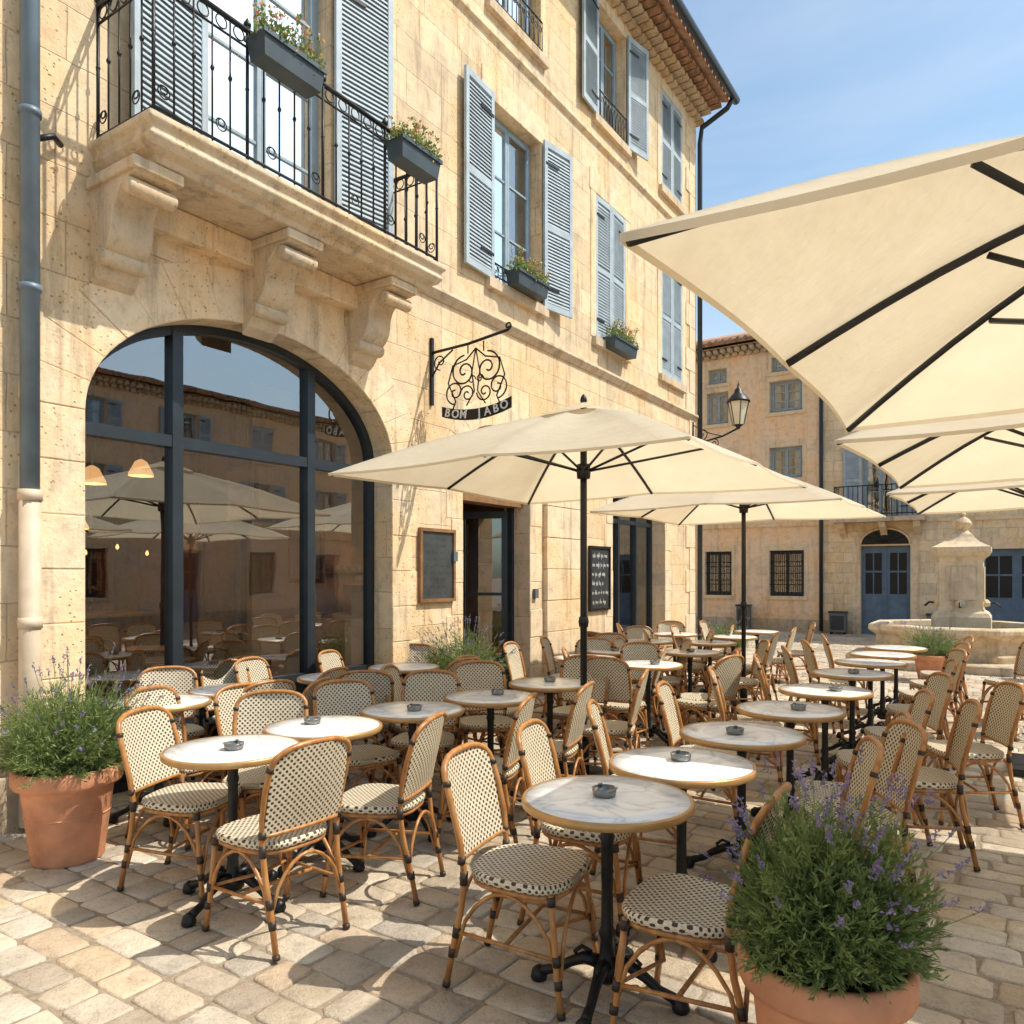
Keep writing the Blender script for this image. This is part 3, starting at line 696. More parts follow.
# ---------------------------------------------------------------- background buildings
def townhouse(name,loc,rz,x0,x1,zt,wallmat,wins,depth=8,rise=1.5):
    e=empty(name,loc,rz)
    holes=[rect(a,b,c,d) for (a,b,c,d,*_) in wins]
    poly_wall('walls_front',rect(x0,x1,-.3,zt),holes,0,.35,wallmat,e)
    mb=MB(); mb.box((x0+.002,.352,-.3),(x0+.35,depth,zt),wallmat); mb.box((x1-.35,.352,-.3),(x1-.002,depth,zt),wallmat); mb.box((x0+.35,depth-.3,-.3),(x1-.35,depth,zt),wallmat); mb.obj('side_walls',e)
    mb=MB(); sh=MB(); tr=MB()
    for (a,b,c,d,kind) in wins:
        if kind in('door','gdoor'):
            mb.box((a,.14,c),(b,.2,d),'bluedoor'); m_=(a+b)/2
            for (p,q) in ((a,m_),(m_,b)):
                for (r0,r1) in ((.08,.42),(.46,.92)):
                    hh=d-c
                    if r1>.6: 
                        mb.box((p+.1,.128,c+hh*r0),(q-.1,.139,c+hh*r1),'darkroom')
                        mb.box(((p+q)/2-.015,.115,c+hh*r0),((p+q)/2+.015,.13,c+hh*r1),'bluedoor'); mb.box((p+.1,.117,c+hh*.7),(q-.1,.13,c+hh*.72),'bluedoor')
                    else: mb.box((p+.1,.12,c+hh*r0),(q-.1,.139,c+hh*r1),'bluedoor')
            mb.box((m_-.02,.11,c),(m_+.02,.139,d),'bluedoor')
            tr.box((a-.2,-.03,d+.002),(b+.2,.04,d+.28),'trim'); tr.box((a-.2,-.028,c),(a-.003,.04,d),'trim'); tr.box((b+.003,-.028,c),(b+.2,.04,d),'trim')
        else:
            window(mb,a,b,c,d,.14,'framewood' if kind!='grille' else 'alu',rows=3,curtain=(kind!='grille'))
            tr.box((a-.1,-.05,c-.1),(b+.1,.1,c-.003),'trim')
            tr.box((a-.12,-.012,d+.003),(b+.12,.04,d+.18),'trim')
            for (p,q) in ((a-.12,a-.003),(b+.003,b+.12)): tr.box((p,-.01,c),(q,.04,d),'trim')
        if kind=='shut':
            w=(b-a)/2; shutter_leaf(sh,a-.01,-.02,c,w,d-c,-1,rd(8)); shutter_leaf(sh,b+.01,-.02,c,w,d-c,1,rd(8))
        if kind=='closed':
            w=(b-a)/2-.003; shutter_leaf(sh,a+.002,.03,c+.01,w,d-c-.02,1,rd(1)); shutter_leaf(sh,b-.002,.03,c+.01,w,d-c-.02,-1,rd(1))
        if kind=='grille':
            n=int((b-a)/.11)
            for i in range(1,n): sh.tube([(a+(b-a)*i/n,.04,c),(a+(b-a)*i/n,.04,d)],.01,'iron',5)
            for q in (.25,.5,.75): sh.tube([(a,.04,c+(d-c)*q),(b,.04,c+(d-c)*q)],.01,'iron',5)
    segs=[]; xs=x0
    for (a,b,c,d,kind) in sorted([w for w in wins if w[2]<.3]): segs.append((xs,a-.21)); xs=b+.21
    segs.append((xs,x1))
    for p,q in segs:
        if q>p: tr.box((p,-.04,-.05),(q,.03,.35),'trim_dirty')
    tr.box((x0,-.05,2.98),(x1,.03,3.08),'trim')
    mb.obj('windows_and_doors',e); tr.obj('stone_trim',e)
    if sh.v: sh.obj('shutters_and_grilles',e)
    mb=MB()
    for row,(yy,zz) in enumerate(((-.1,zt-.18),(-.25,zt-.07))):
        mb.box((x0,yy-.02,zz+.05),(x1,.1,zz+.075),'trim_dirty'); x=x0+.1*(row%2)
        while x<x1:
            mb.tube([(x,yy-.05,zz-.03),(x,.05,zz-.03)],.075,'trim_dirty',8); x+=.21
    rv=[(x0-.15,-.45,zt+.02),(x1+.15,-.45,zt+.02),(x1+.15,depth/2,zt+rise),(x0-.15,depth/2,zt+rise),(x0-.15,depth+.3,zt+.02),(x1+.15,depth+.3,zt+.02)]
    rv2=[(a,b,c+.1) for a,b,c in rv]
    mb.add(rv+rv2,[(0,1,2,3),(3,2,5,4),(6,7,8,9),(9,8,11,10),(0,1,7,6),(4,5,11,10),(1,2,8,7),(2,5,11,8),(0,3,9,6),(3,4,10,9)],'roof')
    x=x0
    while x<x1+.1:
        mb.tube([(x,-.5,zt+.1),(x,depth/2,zt+rise+.1)],.075,'roof',6); x+=.21
    mb.obj('tiled_roof',e)
    return e
OB=(5.74,23.2,0); RB=math.atan2(-UX,UY)
wB=[(.15,.8,6.1,7.05,'plain'),(.2,.75,7.3,7.75,'plain'),(.15,.8,4.2,5.2,'plain'),(.1,.9,1.0,2.3,'grille'),
    (2.0,2.9,6.25,7.15,'plain'),(2.05,2.85,7.4,7.85,'plain'),(2.0,2.9,4.35,5.25,'plain'),(2.0,2.95,1.0,2.3,'grille'),(-1.9,-1.1,6.1,7.1,'plain'),(-1.9,-1.1,4.2,5.2,'shut')]
tb=townhouse('ochre_townhouse',OB,RB,-8,3.44,8.3,'plaster',wB)
wC=[(4.42,5.62,0,2.38,'door'),(7.2,8.7,0,2.25,'door'),(4.45,5.35,3.15,5.2,'shut'),(7.4,8.3,3.6,5.2,'shut'),(10.2,11.1,3.6,5.2,'shut'),(10.2,11.3,.9,2.3,'grille'),(4.45,5.35,6.2,7.6,'shut'),(7.4,8.3,6.2,7.6,'closed'),(10.2,11.1,6.2,7.6,'shut')]
tc=townhouse('stone_townhouse',OB,RB,3.46,16,8.9,'stone2',wC)
mb=MB()
mb.box((3.8,-.6,3.0),(6.0,.02,3.12),'trim_dirty')
for x in (4.0,5.0,5.8): mb.extr_x([(.02,2.995),(-.5,2.995),(-.4,2.85),(-.1,2.7),(.02,2.6)],x-.08,x+.08,'trim')
for zz in (3.2,3.95): mb.tube([(3.85,0,zz),(3.85,-.55,zz),(5.95,-.55,zz),(5.95,0,zz)],.015,'iron',6)
for i in range(19): 
    x=3.85+2.1*i/18; mb.tube([(x,-.55,3.12),(x,-.55,3.95)],.009,'iron',5)
for y in (-.15,-.3,-.45):
    for x in (3.85,5.95): mb.tube([(x,y,3.12),(x,y,3.95)],.009,'iron',5)
mb.obj('iron_balcony',tc)
mb=MB(); pts=[(5.02+.6*math.cos(pi*i/16),2.42+.0+.42*math.sin(pi*i/16)) for i in range(17)]
mb.extr_y(pts,-.05,-.032,'darkroom')
for i in range(1,6): mb.tube([(5.02,-.06,2.45),(5.02+.58*math.cos(pi*i/6),-.06,2.44+.40*math.sin(pi*i/6))],.012,'iron',5)
mb.tube([(5.02+.6*math.cos(pi*i/16),-.06,2.42+.42*math.sin(pi*i/16)) for i in range(17)],.03,'trim',6)
mb.obj('door_fanlight',tc)
mb=MB(); mb.tube([(3.42,-.08,0.05),(3.42,-.08,8.2)],.05,'alu',8); mb.obj('drain_pipe_run',tb)
# opposite row (mirrored in the cafe windows)
OP=fw(36,17); wO=[]
for i in range(12):
    x=1+3.1*i
    wO+= [(x,x+.95,3.5,4.9,'shut'),(x,x+.95,5.7,6.9,'shut' if i%3 else 'closed'),(x-.1,x+1.1,0 if i%2 else .9,2.4,'door' if i%2 else 'grille')]
townhouse('square_townhouse',OP,A+pi,0,38.5,7.5,'plaster',wO,rise=1.1)
for nm,p,sz in (('litter_bin',(1.35,-.3),(.35,.3,.75)),('utility_cabinet',(3.9,-.28),(.42,.3,.62)),('utility_cabinet',(6.28,-.25),(.5,.3,.62))):
    mb=MB(); a,b,c=sz; mb.box((-a/2,-b/2,.06),(a/2,b/2,c-.05),'grey'); mb.box((-a/2-.02,-b/2-.02,c-.05),(a/2+.02,b/2+.02,c),'alu'); mb.box((-a/2+.04,-b/2-.012,.12),(a/2-.04,-b/2-.001,c-.12),'alu')
    for x in (-a/2+.04,a/2-.04): mb.box((x-.02,-b/2+.02,0),(x+.02,b/2-.02,.06),'iron')
    o=mb.obj(nm,None,bevel=.01); v=Vector(OB)+Matrix.Rotation(RB,3,'Z')@Vector((p[0],p[1],0)); o.location=v; o.rotation_euler=(0,0,RB)

# ---------------------------------------------------------------- ground
bpy.ops.mesh.primitive_plane_add(size=600,location=(0,0,-.013)); g=bpy.context.object; g.name='ground'; g.data.materials.append(M['ground'])
rn=np.random.default_rng(3)
V=[];C=[];nst=0
t=-7.0
pal=np.array([(.58,.48,.36),(.54,.45,.34),(.61,.51,.38),(.56,.49,.40),(.63,.55,.43),(.58,.45,.32),(.48,.40,.31),(.59,.50,.39),(.60,.47,.32)])
while t<27:
    w=rn.uniform(.15,.20); d=-.02-rn.uniform(0,.2)
    if t>12.3: d-=6
    dmax=10.5
    while d<dmax:
        l=rn.uniform(.15,.32); g_=.005
        q=[(t+g_,d+g_),(t+w-g_,d+g_),(t+w-g_,d+l-g_),(t+g_,d+l-g_)]
        q=np.array(q)+rn.uniform(-.010,.010,(4,2)); cc=q.mean(0)
        zt=-rn.uniform(0,.006); tl=rn.uniform(-.003,.002,4)
        P8=[]
        for k in range(4):
            a_,b_,c_=q[k-1],q[k],q[(k+1)%4]; f1=rn.uniform(.04,.16); f2=rn.uniform(.04,.16)
            P8+= [b_+(a_-b_)*f1,b_+(c_-b_)*f2]
        P8=np.array(P8)+rn.uniform(-.003,.003,(8,2))
        for sc,z in ((1.0,-.030),(.99,-.012),(.96,-.004),(.86,0)):
            p=cc+(P8-cc)*sc
            for k in range(8):
                x,y,_=fw(p[k,0],p[k,1]); V.append((x,y,min(z+zt+tl[k//2],.0)))
        c=pal[rn.integers(len(pal))]*rn.uniform(.84,1.08); C.append(c); nst+=1
        d+=l
    t+=w
V=np.array(V,dtype=np.float32)
base=np.arange(nst)*32
fl=[]
for a in (0,8,16):
    for k in range(8): fl.append((a+k,a+(k+1)%8,a+8+(k+1)%8,a+8+k))
fl+= [(24,25,26,27),(24,27,28,31),(28,29,30,31)]
fl=np.array(fl); F=(base[:,None,None]+fl[None]).reshape(-1,4)
me=bpy.data.meshes.new('paving'); me.vertices.add(len(V)); me.vertices.foreach_set('co',V.ravel())
me.loops.add(F.size); me.loops.foreach_set('vertex_index',F.ravel().astype(np.int32)); me.polygons.add(len(F)); me.polygons.foreach_set('loop_start',np.arange(len(F))*4)
try: me.polygons.foreach_set('loop_total',np.full(len(F),4))
except Exception: pass
me.update(calc_edges=True); me.validate()
ca=me.color_attributes.new('tint','FLOAT_COLOR','POINT'); cc=np.ones((nst,32,4),dtype=np.float32); cc[:,:,:3]=np.array(C)[:,None,:]; ca.data.foreach_set('color',cc.ravel())
me.polygons.foreach_set('use_smooth',np.ones(len(F),dtype=bool)); me.materials.append(M['cobble'])
import bmesh
bm=bmesh.new(); bm.from_mesh(me); bm.faces.ensure_lookup_table()
if bm.faces[24].normal.z<0: bmesh.ops.reverse_faces(bm,faces=bm.faces)
bm.to_mesh(me); bm.free()
po=bpy.data.objects.new('cobblestone_paving',me); S.collection.objects.link(po)

# ---------------------------------------------------------------- bistro chair (front = +X)
def chair_mesh():
    mb=MB(); r=.0125
    n=28
    def sq(a,rx,ry,e=3.2):
        c,s_=math.cos(a),math.sin(a); return (math.copysign(abs(c)**(2/e),c)*rx,math.copysign(abs(s_)**(2/e),s_)*ry)
    K=6; vs=[];uv=[]
    for j in range(K+1):
        f=j/K
        for i in range(n):
            x,y=sq(2*pi*i/n,.205*f,(.205)*f); y*=1+.10*(x/.2)
            z=.455+.010*f*f-.006; vs.append((x,y,z)); uv.append((x,y))
    fs=[]
    for j in range(K):
        for i in range(n): fs.append((j*n+i,j*n+(i+1)%n,(j+1)*n+(i+1)%n,(j+1)*n+i))
    mb.add(vs,fs,'weave',True,uv)
    vs=[];uv=[];fs=[]
    prof=[(1.0,.459),(1.035,.455),(1.05,.442),(1.035,.428),(.98,.422),(.9,.424)]
    for (f,z) in prof:
        for i in range(n):
            x,y=sq(2*pi*i/n,.205*f,.205*f); y*=1+.10*(x/.2); vs.append((x,y,z)); 
            uv.append((2*pi*i/n*.22,(z+f*.1)))
    for j in range(len(prof)-1):
        for i in range(n): fs.append((j*n+i,j*n+(i+1)%n,(j+1)*n+(i+1)%n,(j+1)*n+i))
    mb.add(vs,fs,'weave',True,uv)
    hp=[]
    for i in range(n):
        x,y=sq(2*pi*i/n,.198,.198); y*=1+.10*(x/.2); hp.append((x,y,.412))
    mb.tube(hp,.011,'rattan',8,closed=True)
    for s_ in (1,-1):
        mb.tube([(.165,s_*.195,.43),(.178,s_*.20,.30),(.195,s_*.207,.12),(.215,s_*.215,0)],r,'rattan',8)
    half=[(-.275,.185,0),(-.245,.185,.15),(-.205,.19,.32),(-.19,.195,.45),(-.205,.205,.58),(-.235,.21,.70),(-.262,.205,.79)]
    arc=[]
    for i in range(1,12):
        a=pi*i/12
        y=math.copysign(abs(math.cos(a))**.75,math.cos(a))*.205
        arc.append((-.262-.045*math.sin(a),y,.79+.095*math.sin(a)**.8))
    full=half+arc+[(x,-y,z) for x,y,z in reversed(half)]
    mb.tube(full,r*1.05,'rattan',8)
    nu,nv=16,16; vs=[];uv=[];fs=[]
    for j in range(nv+1):
        f=j/nv; z=.50+f*.375
        if z<.79: hw=.2
        else:
            q=min(1,(z-.79)/.095); sa=min(1,q**1.25); ca_=math.sqrt(max(0,1-sa*sa)); hw=max(.02,(ca_**.75)*.2)
        for i in range(nu+1):
            g_=i/nu*2-1; y=g_*hw
            x=-.19-(z-.45)*.215-.035*(1-(y/.21)**2)*(min(1,(z-.5)/.2)*.6+.4)
            vs.append((x-.002,y,z)); uv.append((y,z))
    for j in range(nv):
        for i in range(nu): a=j*(nu+1)+i; fs.append((a,a+1,a+nu+2,a+nu+1))
    mb.add(vs,fs,'weave',True,uv); 
    mb.add([(x+.007,y,z) for x,y,z in vs],[tuple(reversed(f)) for f in fs],'weave',True,uv)
    lo=[vs[i] for i in range(nu+1)]; mb.tube([(-.195,.2,.50)]+lo[::-1][1:-1]+[(-.195,-.2,.50)],.010,'rattan',8)
    def arc3(p,q,top,rr=.0085,n=10):
        p=Vector(p);q=Vector(q); pts=[]
        for i in range(n+1):
            f=i/n; c=p.lerp(q,f); c.z=p.z+(top-p.z)*math.sin(pi*f)**.55; pts.append(tuple(c))
        mb.tube(pts,rr,'rattan',6)
    arc3((.20,.205,.12),(-.235,.185,.14),.40); arc3((.20,-.205,.12),(-.235,-.185,.14),.40)
    arc3((.205,-.205,.12),(.205,.205,.12),.40); arc3((-.235,-.185,.16),(-.235,.185,.16),.39)
    for s_ in (1,-1): mb.tube([(.19,s_*.205,.20),(-.225,s_*.187,.22)],.009,'rattan',6)
    mb.tube([(-.02,.196,.21),(-.02,-.196,.21)],.009,'rattan',6)
    mb.tube([(.19,.2,.20),(.10,.0,.22),(.19,-.2,.20)],.008,'rattan',6)
    for s_ in (1,-1):
        for (p,q) in (((.166,s_*.195,.425),(.170,s_*.197,.39)),((.190,s_*.205,.215),(.194,s_*.206,.18)),((.199,s_*.209,.13),(.202,s_*.21,.10)),((-.226,s_*.187,.24),(-.232,s_*.186,.20)),((-.245,s_*.185,.155),(-.250,s_*.185,.12)),((-.191,s_*.195,.46),(-.193,s_*.194,.41)),((-.197,s_*.20,.52),(-.2,s_*.202,.49)),((-.258,s_*.207,.78),(-.263,s_*.204,.80)),((.212,s_*.214,.02),(.215,s_*.215,0)),((-.271,s_*.185,.02),(-.276,s_*.185,0))):
            mb.tube([p,q],.0165,'binding',8)
    return mb.mesh('bistro_chair_mesh',fixn=False)
CH=chair_mesh()
def table_mesh():
    mb=MB(); r=.325
    mb.lathe([(.0005,.752),(.20,.752),(r-.014,.752),(r-.013,.745)],'marble',48,cap=False)
    mb.lathe([(r-.013,.7525),(r-.004,.7535),(r+.002,.748),(r+.002,.728),(r-.004,.722),(r-.03,.722)],'brass',48,cap=False)
    mb.lathe([(.0005,.724),(r-.03,.724)],'wood',48,cap=False)
    mb.lathe([(.10,.722),(.10,.708),(.04,.700),(.027,.66),(.024,.62),(.030,.60),(.024,.58),(.022,.40),(.024,.26),(.034,.235),(.026,.21),(.030,.15),(.05,.11),(.055,.07),(.03,.05)],'castiron',16)
    for k in range(4):
        a=pi/4+k*pi/2; mb.M=Matrix.Rotation(a,4,'Z')
        pts=[(.03,0,.12),(.09,0,.125),(.15,0,.095),(.20,0,.06),(.245,0,.045),(.275,0,.03)]
        mb.tube(pts,[.028,.024,.020,.018,.020,.024],'castiron',8)
        mb.lathe([(.03,0),(.034,.012),(.028,.04),(.01,.055)],'castiron',10,(.28,0,0))
        mb.tube([(.06,0,.15),(.10,0,.165),(.13,0,.14),(.115,0,.12)],.009,'castiron',6)
    return mb.mesh('bistro_table_mesh')
TB=table_mesh()
mb=MB(); mb.lathe([(.03,0),(.044,.004),(.048,.032),(.043,.034),(.037,.012),(.0005,.008)],'ash',20,cap=False); mb.lathe([(.0005,.001),(.03,.001)],'ash',20,cap=False); 
for k in range(3):
    a=k*2.09; mb.cbox((.045*math.cos(a),.045*math.sin(a),.035),(.014,.014,.006),'steel',Matrix.Rotation(a,3,'Z'))
ASH=mb.mesh('ashtray_mesh')
def table(x,y,ash=True):
    inst('bistro_table',TB,(x,y,0),R.uniform(0,1.5))
    if ash: inst('ashtray',ASH,(x+R.uniform(-.08,.08),y+R.uniform(-.06,.06),.752),R.uniform(0,6))
def chair(x,y,deg): inst('bistro_chair',CH,(x,y,0),math.radians(deg))
left=[(-1.37,3.77),(-1.06,4.32),(-.63,4.86),(-2.36,5.14),(-2.06,5.72),(-1.46,6.42),(-1.0,7.12),(-.15,5.38),(.30,6.05)]
for i,(x,y) in enumerate(left): table(x,y,i not in(4,6))
for c in [(-1.68,4.02,-12),(-1.08,3.50,142),(-.68,3.98,165),(-1.42,4.42,-80),(-2.02,4.76,-20),(-1.52,4.82,-35),(-.98,4.95,-55),(-.18,4.62,165),(-.62,5.42,-95),
          (.22,5.15,160),(-1.85,5.35,140),(-2.52,5.68,-60),(-1.62,5.95,160),(-1.98,6.5,-20),(-1.15,6.0,100),(-1.45,7.15,-15),(-.62,6.75,140),(-.68,5.95,-10),(-.2,6.05,-75),(.72,5.85,165),(-.15,6.6,-30),(-1.0,7.65,-90),(.55,6.5,-110),(-2.2,6.25,-40),(-1.6,5.3,170)]: chair(*c)
right=[(.363,2.93),(.766,3.47),(1.235,4.13),(1.763,4.87),(2.315,5.68),(2.95,6.66),(3.5,7.5),(3.98,8.25),(4.5,9.0)]
for i,(x,y) in enumerate(right): table(x,y,i<6)
chair(.07,3.05,-24); chair(.36,3.60,-20); chair(.63,2.70,148); chair(1.27,3.38,165)
for i,(x,y) in enumerate(right[2:]):
    chair(x-.50,y+.10+R.uniform(-.04,.04),-14+R.uniform(-8,8)); chair(x+.50,y-.06+R.uniform(-.04,.04),166+R.uniform(-8,8))
chair(1.62,3.72,175); chair(2.32,4.42,160); chair(3.0,5.1,170)
chair(5.08,7.6,175); chair(5.4,8.3,185)
mid=[(1.30,7.33),(1.97,8.5),(1.15,8.6),(2.5,9.7),(1.75,9.9),(3.05,10.6),(2.35,11.1),(3.7,11.6),(.75,7.9)]
for i,(x,y) in enumerate(mid):
    table(x,y,i<3); chair(x-.50,y+.12,-14+R.uniform(-15,15)); chair(x+.50,y-.1,166+R.uniform(-15,15))
    if i%2==0: chair(x+.1,y+.52,-90+R.uniform(-20,20))
chair(.95,6.9,60); chair(1.75,7.0,130)
for (t_,d_) in ((.9,-1.6),(2.2,-1.9),(3.2,-1.5),(1.5,-3.2),(2.9,-3.2),(9.3,-1.6)):
    x,y,_=fw(t_,d_); table(x,y,False)
    for q in (-.5,.5):
        x,y,_=fw(t_+q,d_+.1); chair(x,y,math.degrees(A)+(0 if q<0 else 180)+R.uniform(-15,15))

# ---------------------------------------------------------------- umbrellas
def umbrella_mesh(rim=2.33,apex=2.88,a=1.35):
    mb=MB(); nr=14
    rimp=[]
    for k in range(8):
        ang=pi/4*k+pi/4
        if k%2==0: rimp.append(Vector((a*math.sqrt(2)*math.cos(ang),a*math.sqrt(2)*math.sin(ang),rim)))
        else: rimp.append(Vector((a*.985*math.cos(ang),a*.985*math.sin(ang),rim+.025)))
    top=Vector((0,0,apex)); sub=8; cols=[]
    for k in range(8):
        p,q=rimp[k],rimp[(k+1)%8]
        for s_ in range(sub):
            f=s_/sub; rp=p.lerp(q,f); sag=math.sin(pi*f)
            mid=(p+q)/2; rp=rp-(Vector((mid.x,mid.y,0)).normalized()*.035*sag); col=[]
            for j in range(nr+1):
                h=j/nr; c=top.lerp(rp,h); c.z+= .05*math.sin(pi*h) - .045*sag*math.sin(pi*min(1,h*1.0))*.9 - .012*sag*h; col.append(c)
            cols.append(col)
    N=len(cols); vs=[tuple(c) for col in cols for c in col]; fs=[]
    for i in range(N):
        j=(i+1)%N
        for k in range(nr): fs.append((i*(nr+1)+k,i*(nr+1)+k+1,j*(nr+1)+k+1,j*(nr+1)+k))
    mb.add(vs,fs,'canvas',True)
    hv=[];hf=[]
    for i in range(N): 
        c=cols[i][-1]; hv+= [tuple(c),(c.x*1.0,c.y*1.0,c.z-.018)]
    for i in range(N): j=(i+1)%N; hf.append((2*i,2*i+1,2*j+1,2*j))
    mb.add(hv,hf,'canvas',False)
    cap=[(.26*math.cos(pi/4*k+pi/4)*(1.3 if k%2==0 else 1),.26*math.sin(pi/4*k+pi/4)*(1.3 if k%2==0 else 1),apex-.055) for k in range(8)]
    mb.add([(0,0,apex+.05)]+cap,[(0,1+k,1+(k+1)%8) for k in range(8)],'canvas',False)
    mb.lathe([(.02,.04),(.028,.06),(.02,.09),(.004,.11)],'pole',10,(0,0,apex))
    for k in range(8):
        rp=rimp[k]; pts=[]
        for j in range(9):
            h=.02+.97*j/8; c=top.lerp(rp,h); c.z+=.05*math.sin(pi*h)-.018; pts.append(tuple(c))
        mb.tube(pts,.0125,'pole',6)
        h=.52; c=top.lerp(rp,h); c.z+=.05*math.sin(pi*h)-.04
        mb.tube([(.045*math.cos(pi/4*k+pi/4),.045*math.sin(pi/4*k+pi/4),apex-.48),tuple(c)],.0095,'pole',6)
    mb.tube([(0,0,.05),(0,0,apex+.02)],.026,'pole',14)
    mb.lathe([(.05,-.06),(.055,0),(.05,.05)],'pole',12,(0,0,apex-.48)); mb.lathe([(.05,-.08),(.06,-.02),(.045,.01)],'pole',12,(0,0,apex-.03))
    mb.lathe([(.034,.3),(.04,.34),(.034,.38)],'pole',12,(0,0,.9))
    mb.lathe([(.045,.05),(.045,.32),(.034,.34)],'pole',12)
    mb.box((-.33,-.33,.0),(.33,.33,.055),'castiron')
    return mb.mesh('market_umbrella_mesh',fixn=False)
UM=umbrella_mesh(); UM2=umbrella_mesh(2.23,2.65,1.12)
for (x,y) in ((.55,5.9),(2.76,9.15)): 
    inst('market_umbrella',UM,(x,y,0),A-pi/2+R.uniform(-.01,.01))
for (x,y) in ((1.75,1.735),(3.06,3.90),(4.43,6.23)): 
    inst('market_umbrella',UM2,(x,y,0),A-pi/2+R.uniform(-.01,.01))

# ---------------------------------------------------------------- lavender
def lavender(seed,Rr,H,ns,nf,leafn=24,ls=.036):
    r=random.Random(seed); v=[];f=[];m=[]
    def blade(q,d,s,w,mi):
        sd=d.orthogonal().normalized(); sd.rotate(Matrix.Rotation(r.uniform(0,6.28),3,d)); o=len(v)
        v.extend([tuple(q-sd*w*.3),tuple(q+d*s*.55+sd*w*.5),tuple(q+d*s),tuple(q+d*s*.5-sd*w*.5)]); f.append((o,o+1,o+2,o+3)); m.append(mi)
    for i in range(ns+nf):
        fl=i>=ns
        ph=r.uniform(0,2*pi); th=math.acos(1-r.random()*.97)*1.02 if not fl else math.acos(1-r.random()*.75)
        k=r.uniform(.55,1.0)**.6 if not fl else r.uniform(.95,1.1)
        k*=1+.13*math.sin(3*ph+seed)+.08*math.sin(7*ph)
        end=Vector((math.sin(th)*math.cos(ph)*Rr,math.sin(th)*math.sin(ph)*Rr,max(0,math.cos(th))**.8*H+ .03))*k
        b=Vector((end.x*.28+r.gauss(0,.02),end.y*.28+r.gauss(0,.02),0)); mid=b.lerp(end,.55)+Vector((-end.x*.05,-end.y*.05,.12*H))
        def bz(t): return b*(1-t)**2+mid*2*t*(1-t)+end*t*t
        pts=[bz(t) for t in (0,.33,.66,1)]
        if fl:
            dv=(end-bz(.8)).normalized(); tip=end+dv*r.uniform(.03,.11)+Vector((0,0,.02)); pts.append(tip)
        for a_,b_ in zip(pts,pts[1:]):
            d=(b_-a_); sd=d.orthogonal().normalized()*.0013; o=len(v)
            v.extend([tuple(a_+sd),tuple(a_-sd),tuple(b_-sd),tuple(b_+sd)]); f.append((o,o+1,o+2,o+3)); m.append(0)
        for j in range(leafn if not fl else leafn//2):
            t=r.uniform(.2,1) if not fl else r.uniform(.2,.9); q=bz(t); ax=(bz(min(1,t+.05))-bz(t-.05)).normalized()
            d=(ax*r.uniform(.5,1.3)+Vector((r.gauss(0,.6),r.gauss(0,.6),r.gauss(.1,.5)))).normalized()
            blade(q,d,ls*r.uniform(.6,1.25),.0055*r.uniform(.8,1.4),0)
        if fl:
            for j in range(16):
                q=tip-dv*.05*(j/16)+Vector((r.gauss(0,.003),r.gauss(0,.003),r.gauss(0,.003)))
                d=(dv+Vector((r.gauss(0,.9),r.gauss(0,.9),r.gauss(0,.9)))).normalized(); blade(q,d,.012,.009,1)
    me=bpy.data.meshes.new('lavender_foliage'); me.from_pydata(v,[],f); me.materials.append(M['leaf']); me.materials.append(M['lav']); me.polygons.foreach_set('material_index',m); me.update(); return me
def pot_mesh(r,h):
    mb=MB(); mb.lathe([(r*.66,0),(r*.68,.01),(r*.86,h*.78),(r*.87,h*.80),(r*1.0,h*.82),(r*1.03,h*.85),(r*1.03,h*.97),(r*.99,h),(r*.92,h),(r*.90,h*.9)],'terracotta',48,cap=False)
    mb.lathe([(.001,h*.9),(r*.91,h*.9)],'soil',32,cap=False); mb.tube([(r*.79*math.cos(a),r*.79*math.sin(a),h*.5) for a in [2*pi*k/48 for k in range(48)]],.006,'terracotta',6,closed=True)
    return mb.mesh('pot_mesh')
def potted(x,y,r,h,seed,Rr,H,ns,nf,**k):
    e=empty('potted_lavender',(x,y,0)); inst('terracotta_pot',pot_mesh(r,h),(0,0,0),0,e); inst('lavender',lavender(seed,Rr,H,ns,nf,**k),(0,0,h*.92),0,e)
potted(-2.52,4.36,.272,.52,1,.44,.48,760,110,leafn=30,ls=.042)
potted(.905,2.22,.235,.51,2,.30,.44,1150,100,leafn=34,ls=.032)
potted(-.50,7.85,.24,.48,3,.46,.54,460,120,ls=.05)
potted(3.62,12.9,.25,.4,4,.42,.42,260,70,ls=.05)
potted(6.35,11.6,.28,.4,5,.45,.42,260,70,ls=.05)
mb=MB()
for s_ in (1,-1):
    rot=Matrix.Rotation(s_*rd(14),3,'X'); mb.cbox((0,s_*.12,.43),(.5,.02,.86),'wood',rot); mb.cbox((0,s_*.133,.45),(.42,.012,.68),'slate',rot)
o=mb.obj('sandwich_board',None,bevel=.004); x,y,_=fw(6.75,.62); o.location=(x,y,0); o.rotation_euler=(0,0,A+.9)

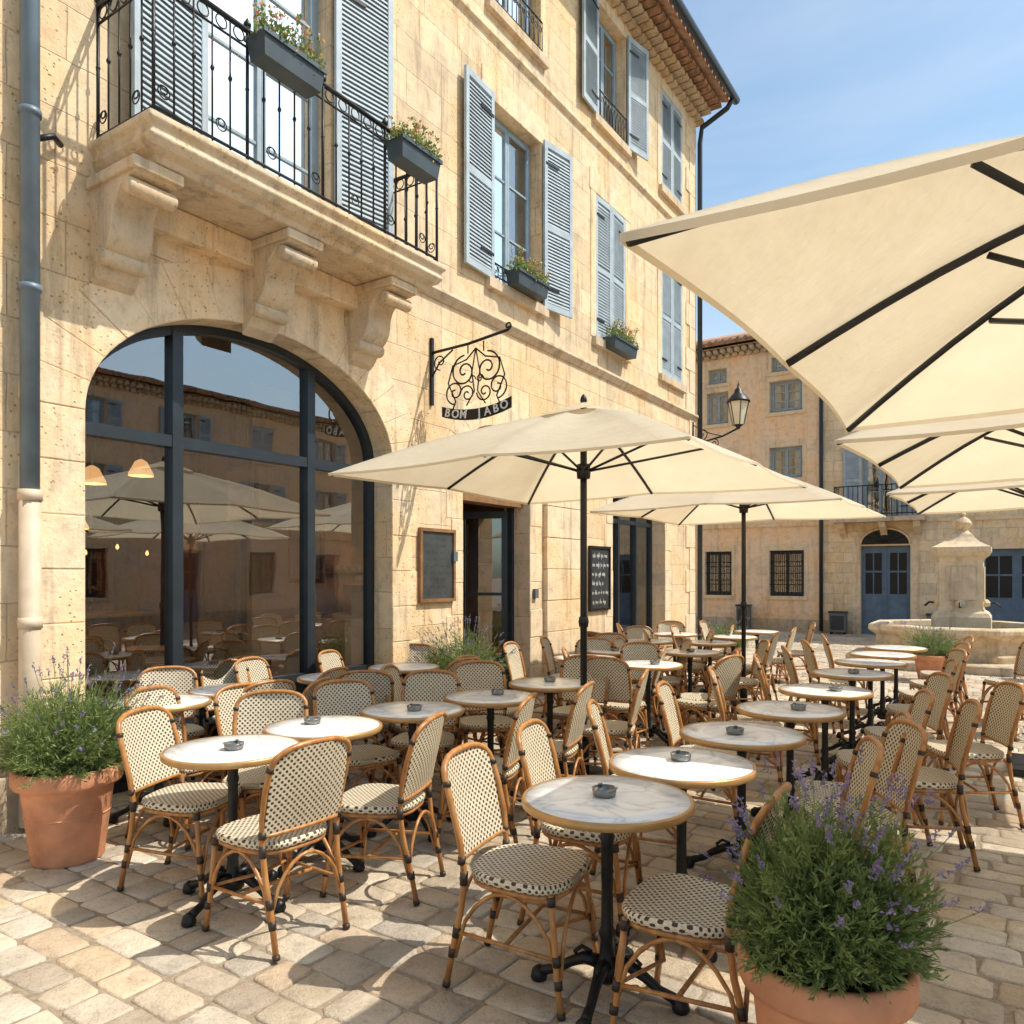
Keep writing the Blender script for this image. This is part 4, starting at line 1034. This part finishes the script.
# ---------------------------------------------------------------- fountain
fo=empty('stone_fountain',(8.2,14.0,0),rd(-33))
mb=MB()
mb.lathe([(2.0,-.02),(2.0,.13),(1.95,.15),(1.0,.15)],'fountain',8,smooth=False,cap=False,ph=pi/8)
mb.lathe([(1.55,.15),(1.55,.25),(1.48,.30),(1.46,.50),(1.55,.56),(1.60,.60),(1.60,.68),(1.56,.71),(1.30,.71),(1.28,.4)],'fountain',8,smooth=False,cap=False,ph=pi/8)
mb.obj('basin',fo,bevel=.015)
mb=MB(); mb.lathe([(.001,.60),(1.29,.60)],'water',8,cap=False,ph=pi/8); mb.obj('water',fo)
mb=MB(); s2=math.sqrt(2)
sqp=[(.46,.15),(.46,.85),(.42,.92),(.36,.96),(.34,1.02),(.34,1.85),(.36,1.9),(.42,1.95),(.46,2.02),(.46,2.1),(.38,2.14),(.28,2.2),(.20,2.28),(.16,2.34)]
mb.lathe([(a*s2,z) for a,z in sqp],'fountain',4,smooth=False,ph=pi/4)
mb.lathe([(.16,2.34),(.12,2.38),(.09,2.42),(.14,2.48),(.16,2.54),(.12,2.61),(.05,2.66),(.07,2.70),(.03,2.76),(.003,2.82)],'fountain',16)
for a in range(4):
    mb.M=Matrix.Rotation(a*pi/2,4,'Z'); mb.box((-.23,-.36,1.15),(.23,-.345,1.75),'fountain'); mb.tube([(0,-.34,1.08),(0,-.52,1.10),(0,-.60,1.03)],.02,'iron',8); mb.lathe([(.001,-.0),(.08,.02),(.09,.08),(.04,.14)],'fountain',12,(0,-.36,1.02))
mb.M=Matrix.Identity(4)
mb.obj('column',fo,bevel=.012)

# ---------------------------------------------------------------- light, sky, camera
el=rd(54); az=Vector((1.0,-.10,0)).normalized()
sd=Vector((az.x*math.cos(el),az.y*math.cos(el),math.sin(el)))
sl=bpy.data.lights.new('sun','SUN'); sl.energy=5.0; sl.angle=rd(.5); sl.color=(1,.93,.81)
so=bpy.data.objects.new('sun',sl); so.rotation_euler=sd.to_track_quat('Z','Y').to_euler(); S.collection.objects.link(so); so.location=(10,-5,20)
w=bpy.data.worlds.new('World'); S.world=w; w.use_nodes=True; nt=w.node_tree; bg=nt.nodes['Background']
sk=nt.nodes.new('ShaderNodeTexSky'); sk.sky_type='NISHITA'; sk.sun_disc=False; sk.sun_elevation=el; sk.sun_rotation=math.atan2(az.x,az.y); sk.air_density=1.0; sk.dust_density=1.6; sk.ozone_density=1.0
tc_=nt.nodes.new('ShaderNodeTexCoord'); mp=nt.nodes.new('ShaderNodeMapping'); mp.inputs['Scale'].default_value=(1,1.3,3.2); mp.inputs['Rotation'].default_value=(0,.35,.4); L(nt,tc_.outputs['Generated'],mp.inputs[0])
cn=nt.nodes.new('ShaderNodeTexNoise'); cn.inputs['Scale'].default_value=1.3; cn.inputs['Detail'].default_value=6; cn.inputs['Roughness'].default_value=.5; cn.inputs['Distortion'].default_value=.4; L(nt,mp.outputs[0],cn.inputs['Vector'])
cf=ramp(nt,cn.outputs[0],[(.42,0.0),(.72,.5)])
base_=mixc(nt,1.0,sk.outputs[0],(1.40,1.60,1.52),'MULTIPLY')
col=mixc(nt,cf,base_,(7.4,7.6,7.8))
L(nt,col,bg.inputs[0]); bg.inputs[1].default_value=.14
cd=bpy.data.cameras.new('camera'); cd.lens=27; cd.sensor_width=36; cd.shift_y=.0615; cd.clip_end=1000; cd.clip_start=.05
co=bpy.data.objects.new('camera',cd); co.location=(0,0,1.6); co.rotation_euler=(pi/2,0,0); S.collection.objects.link(co); S.camera=co
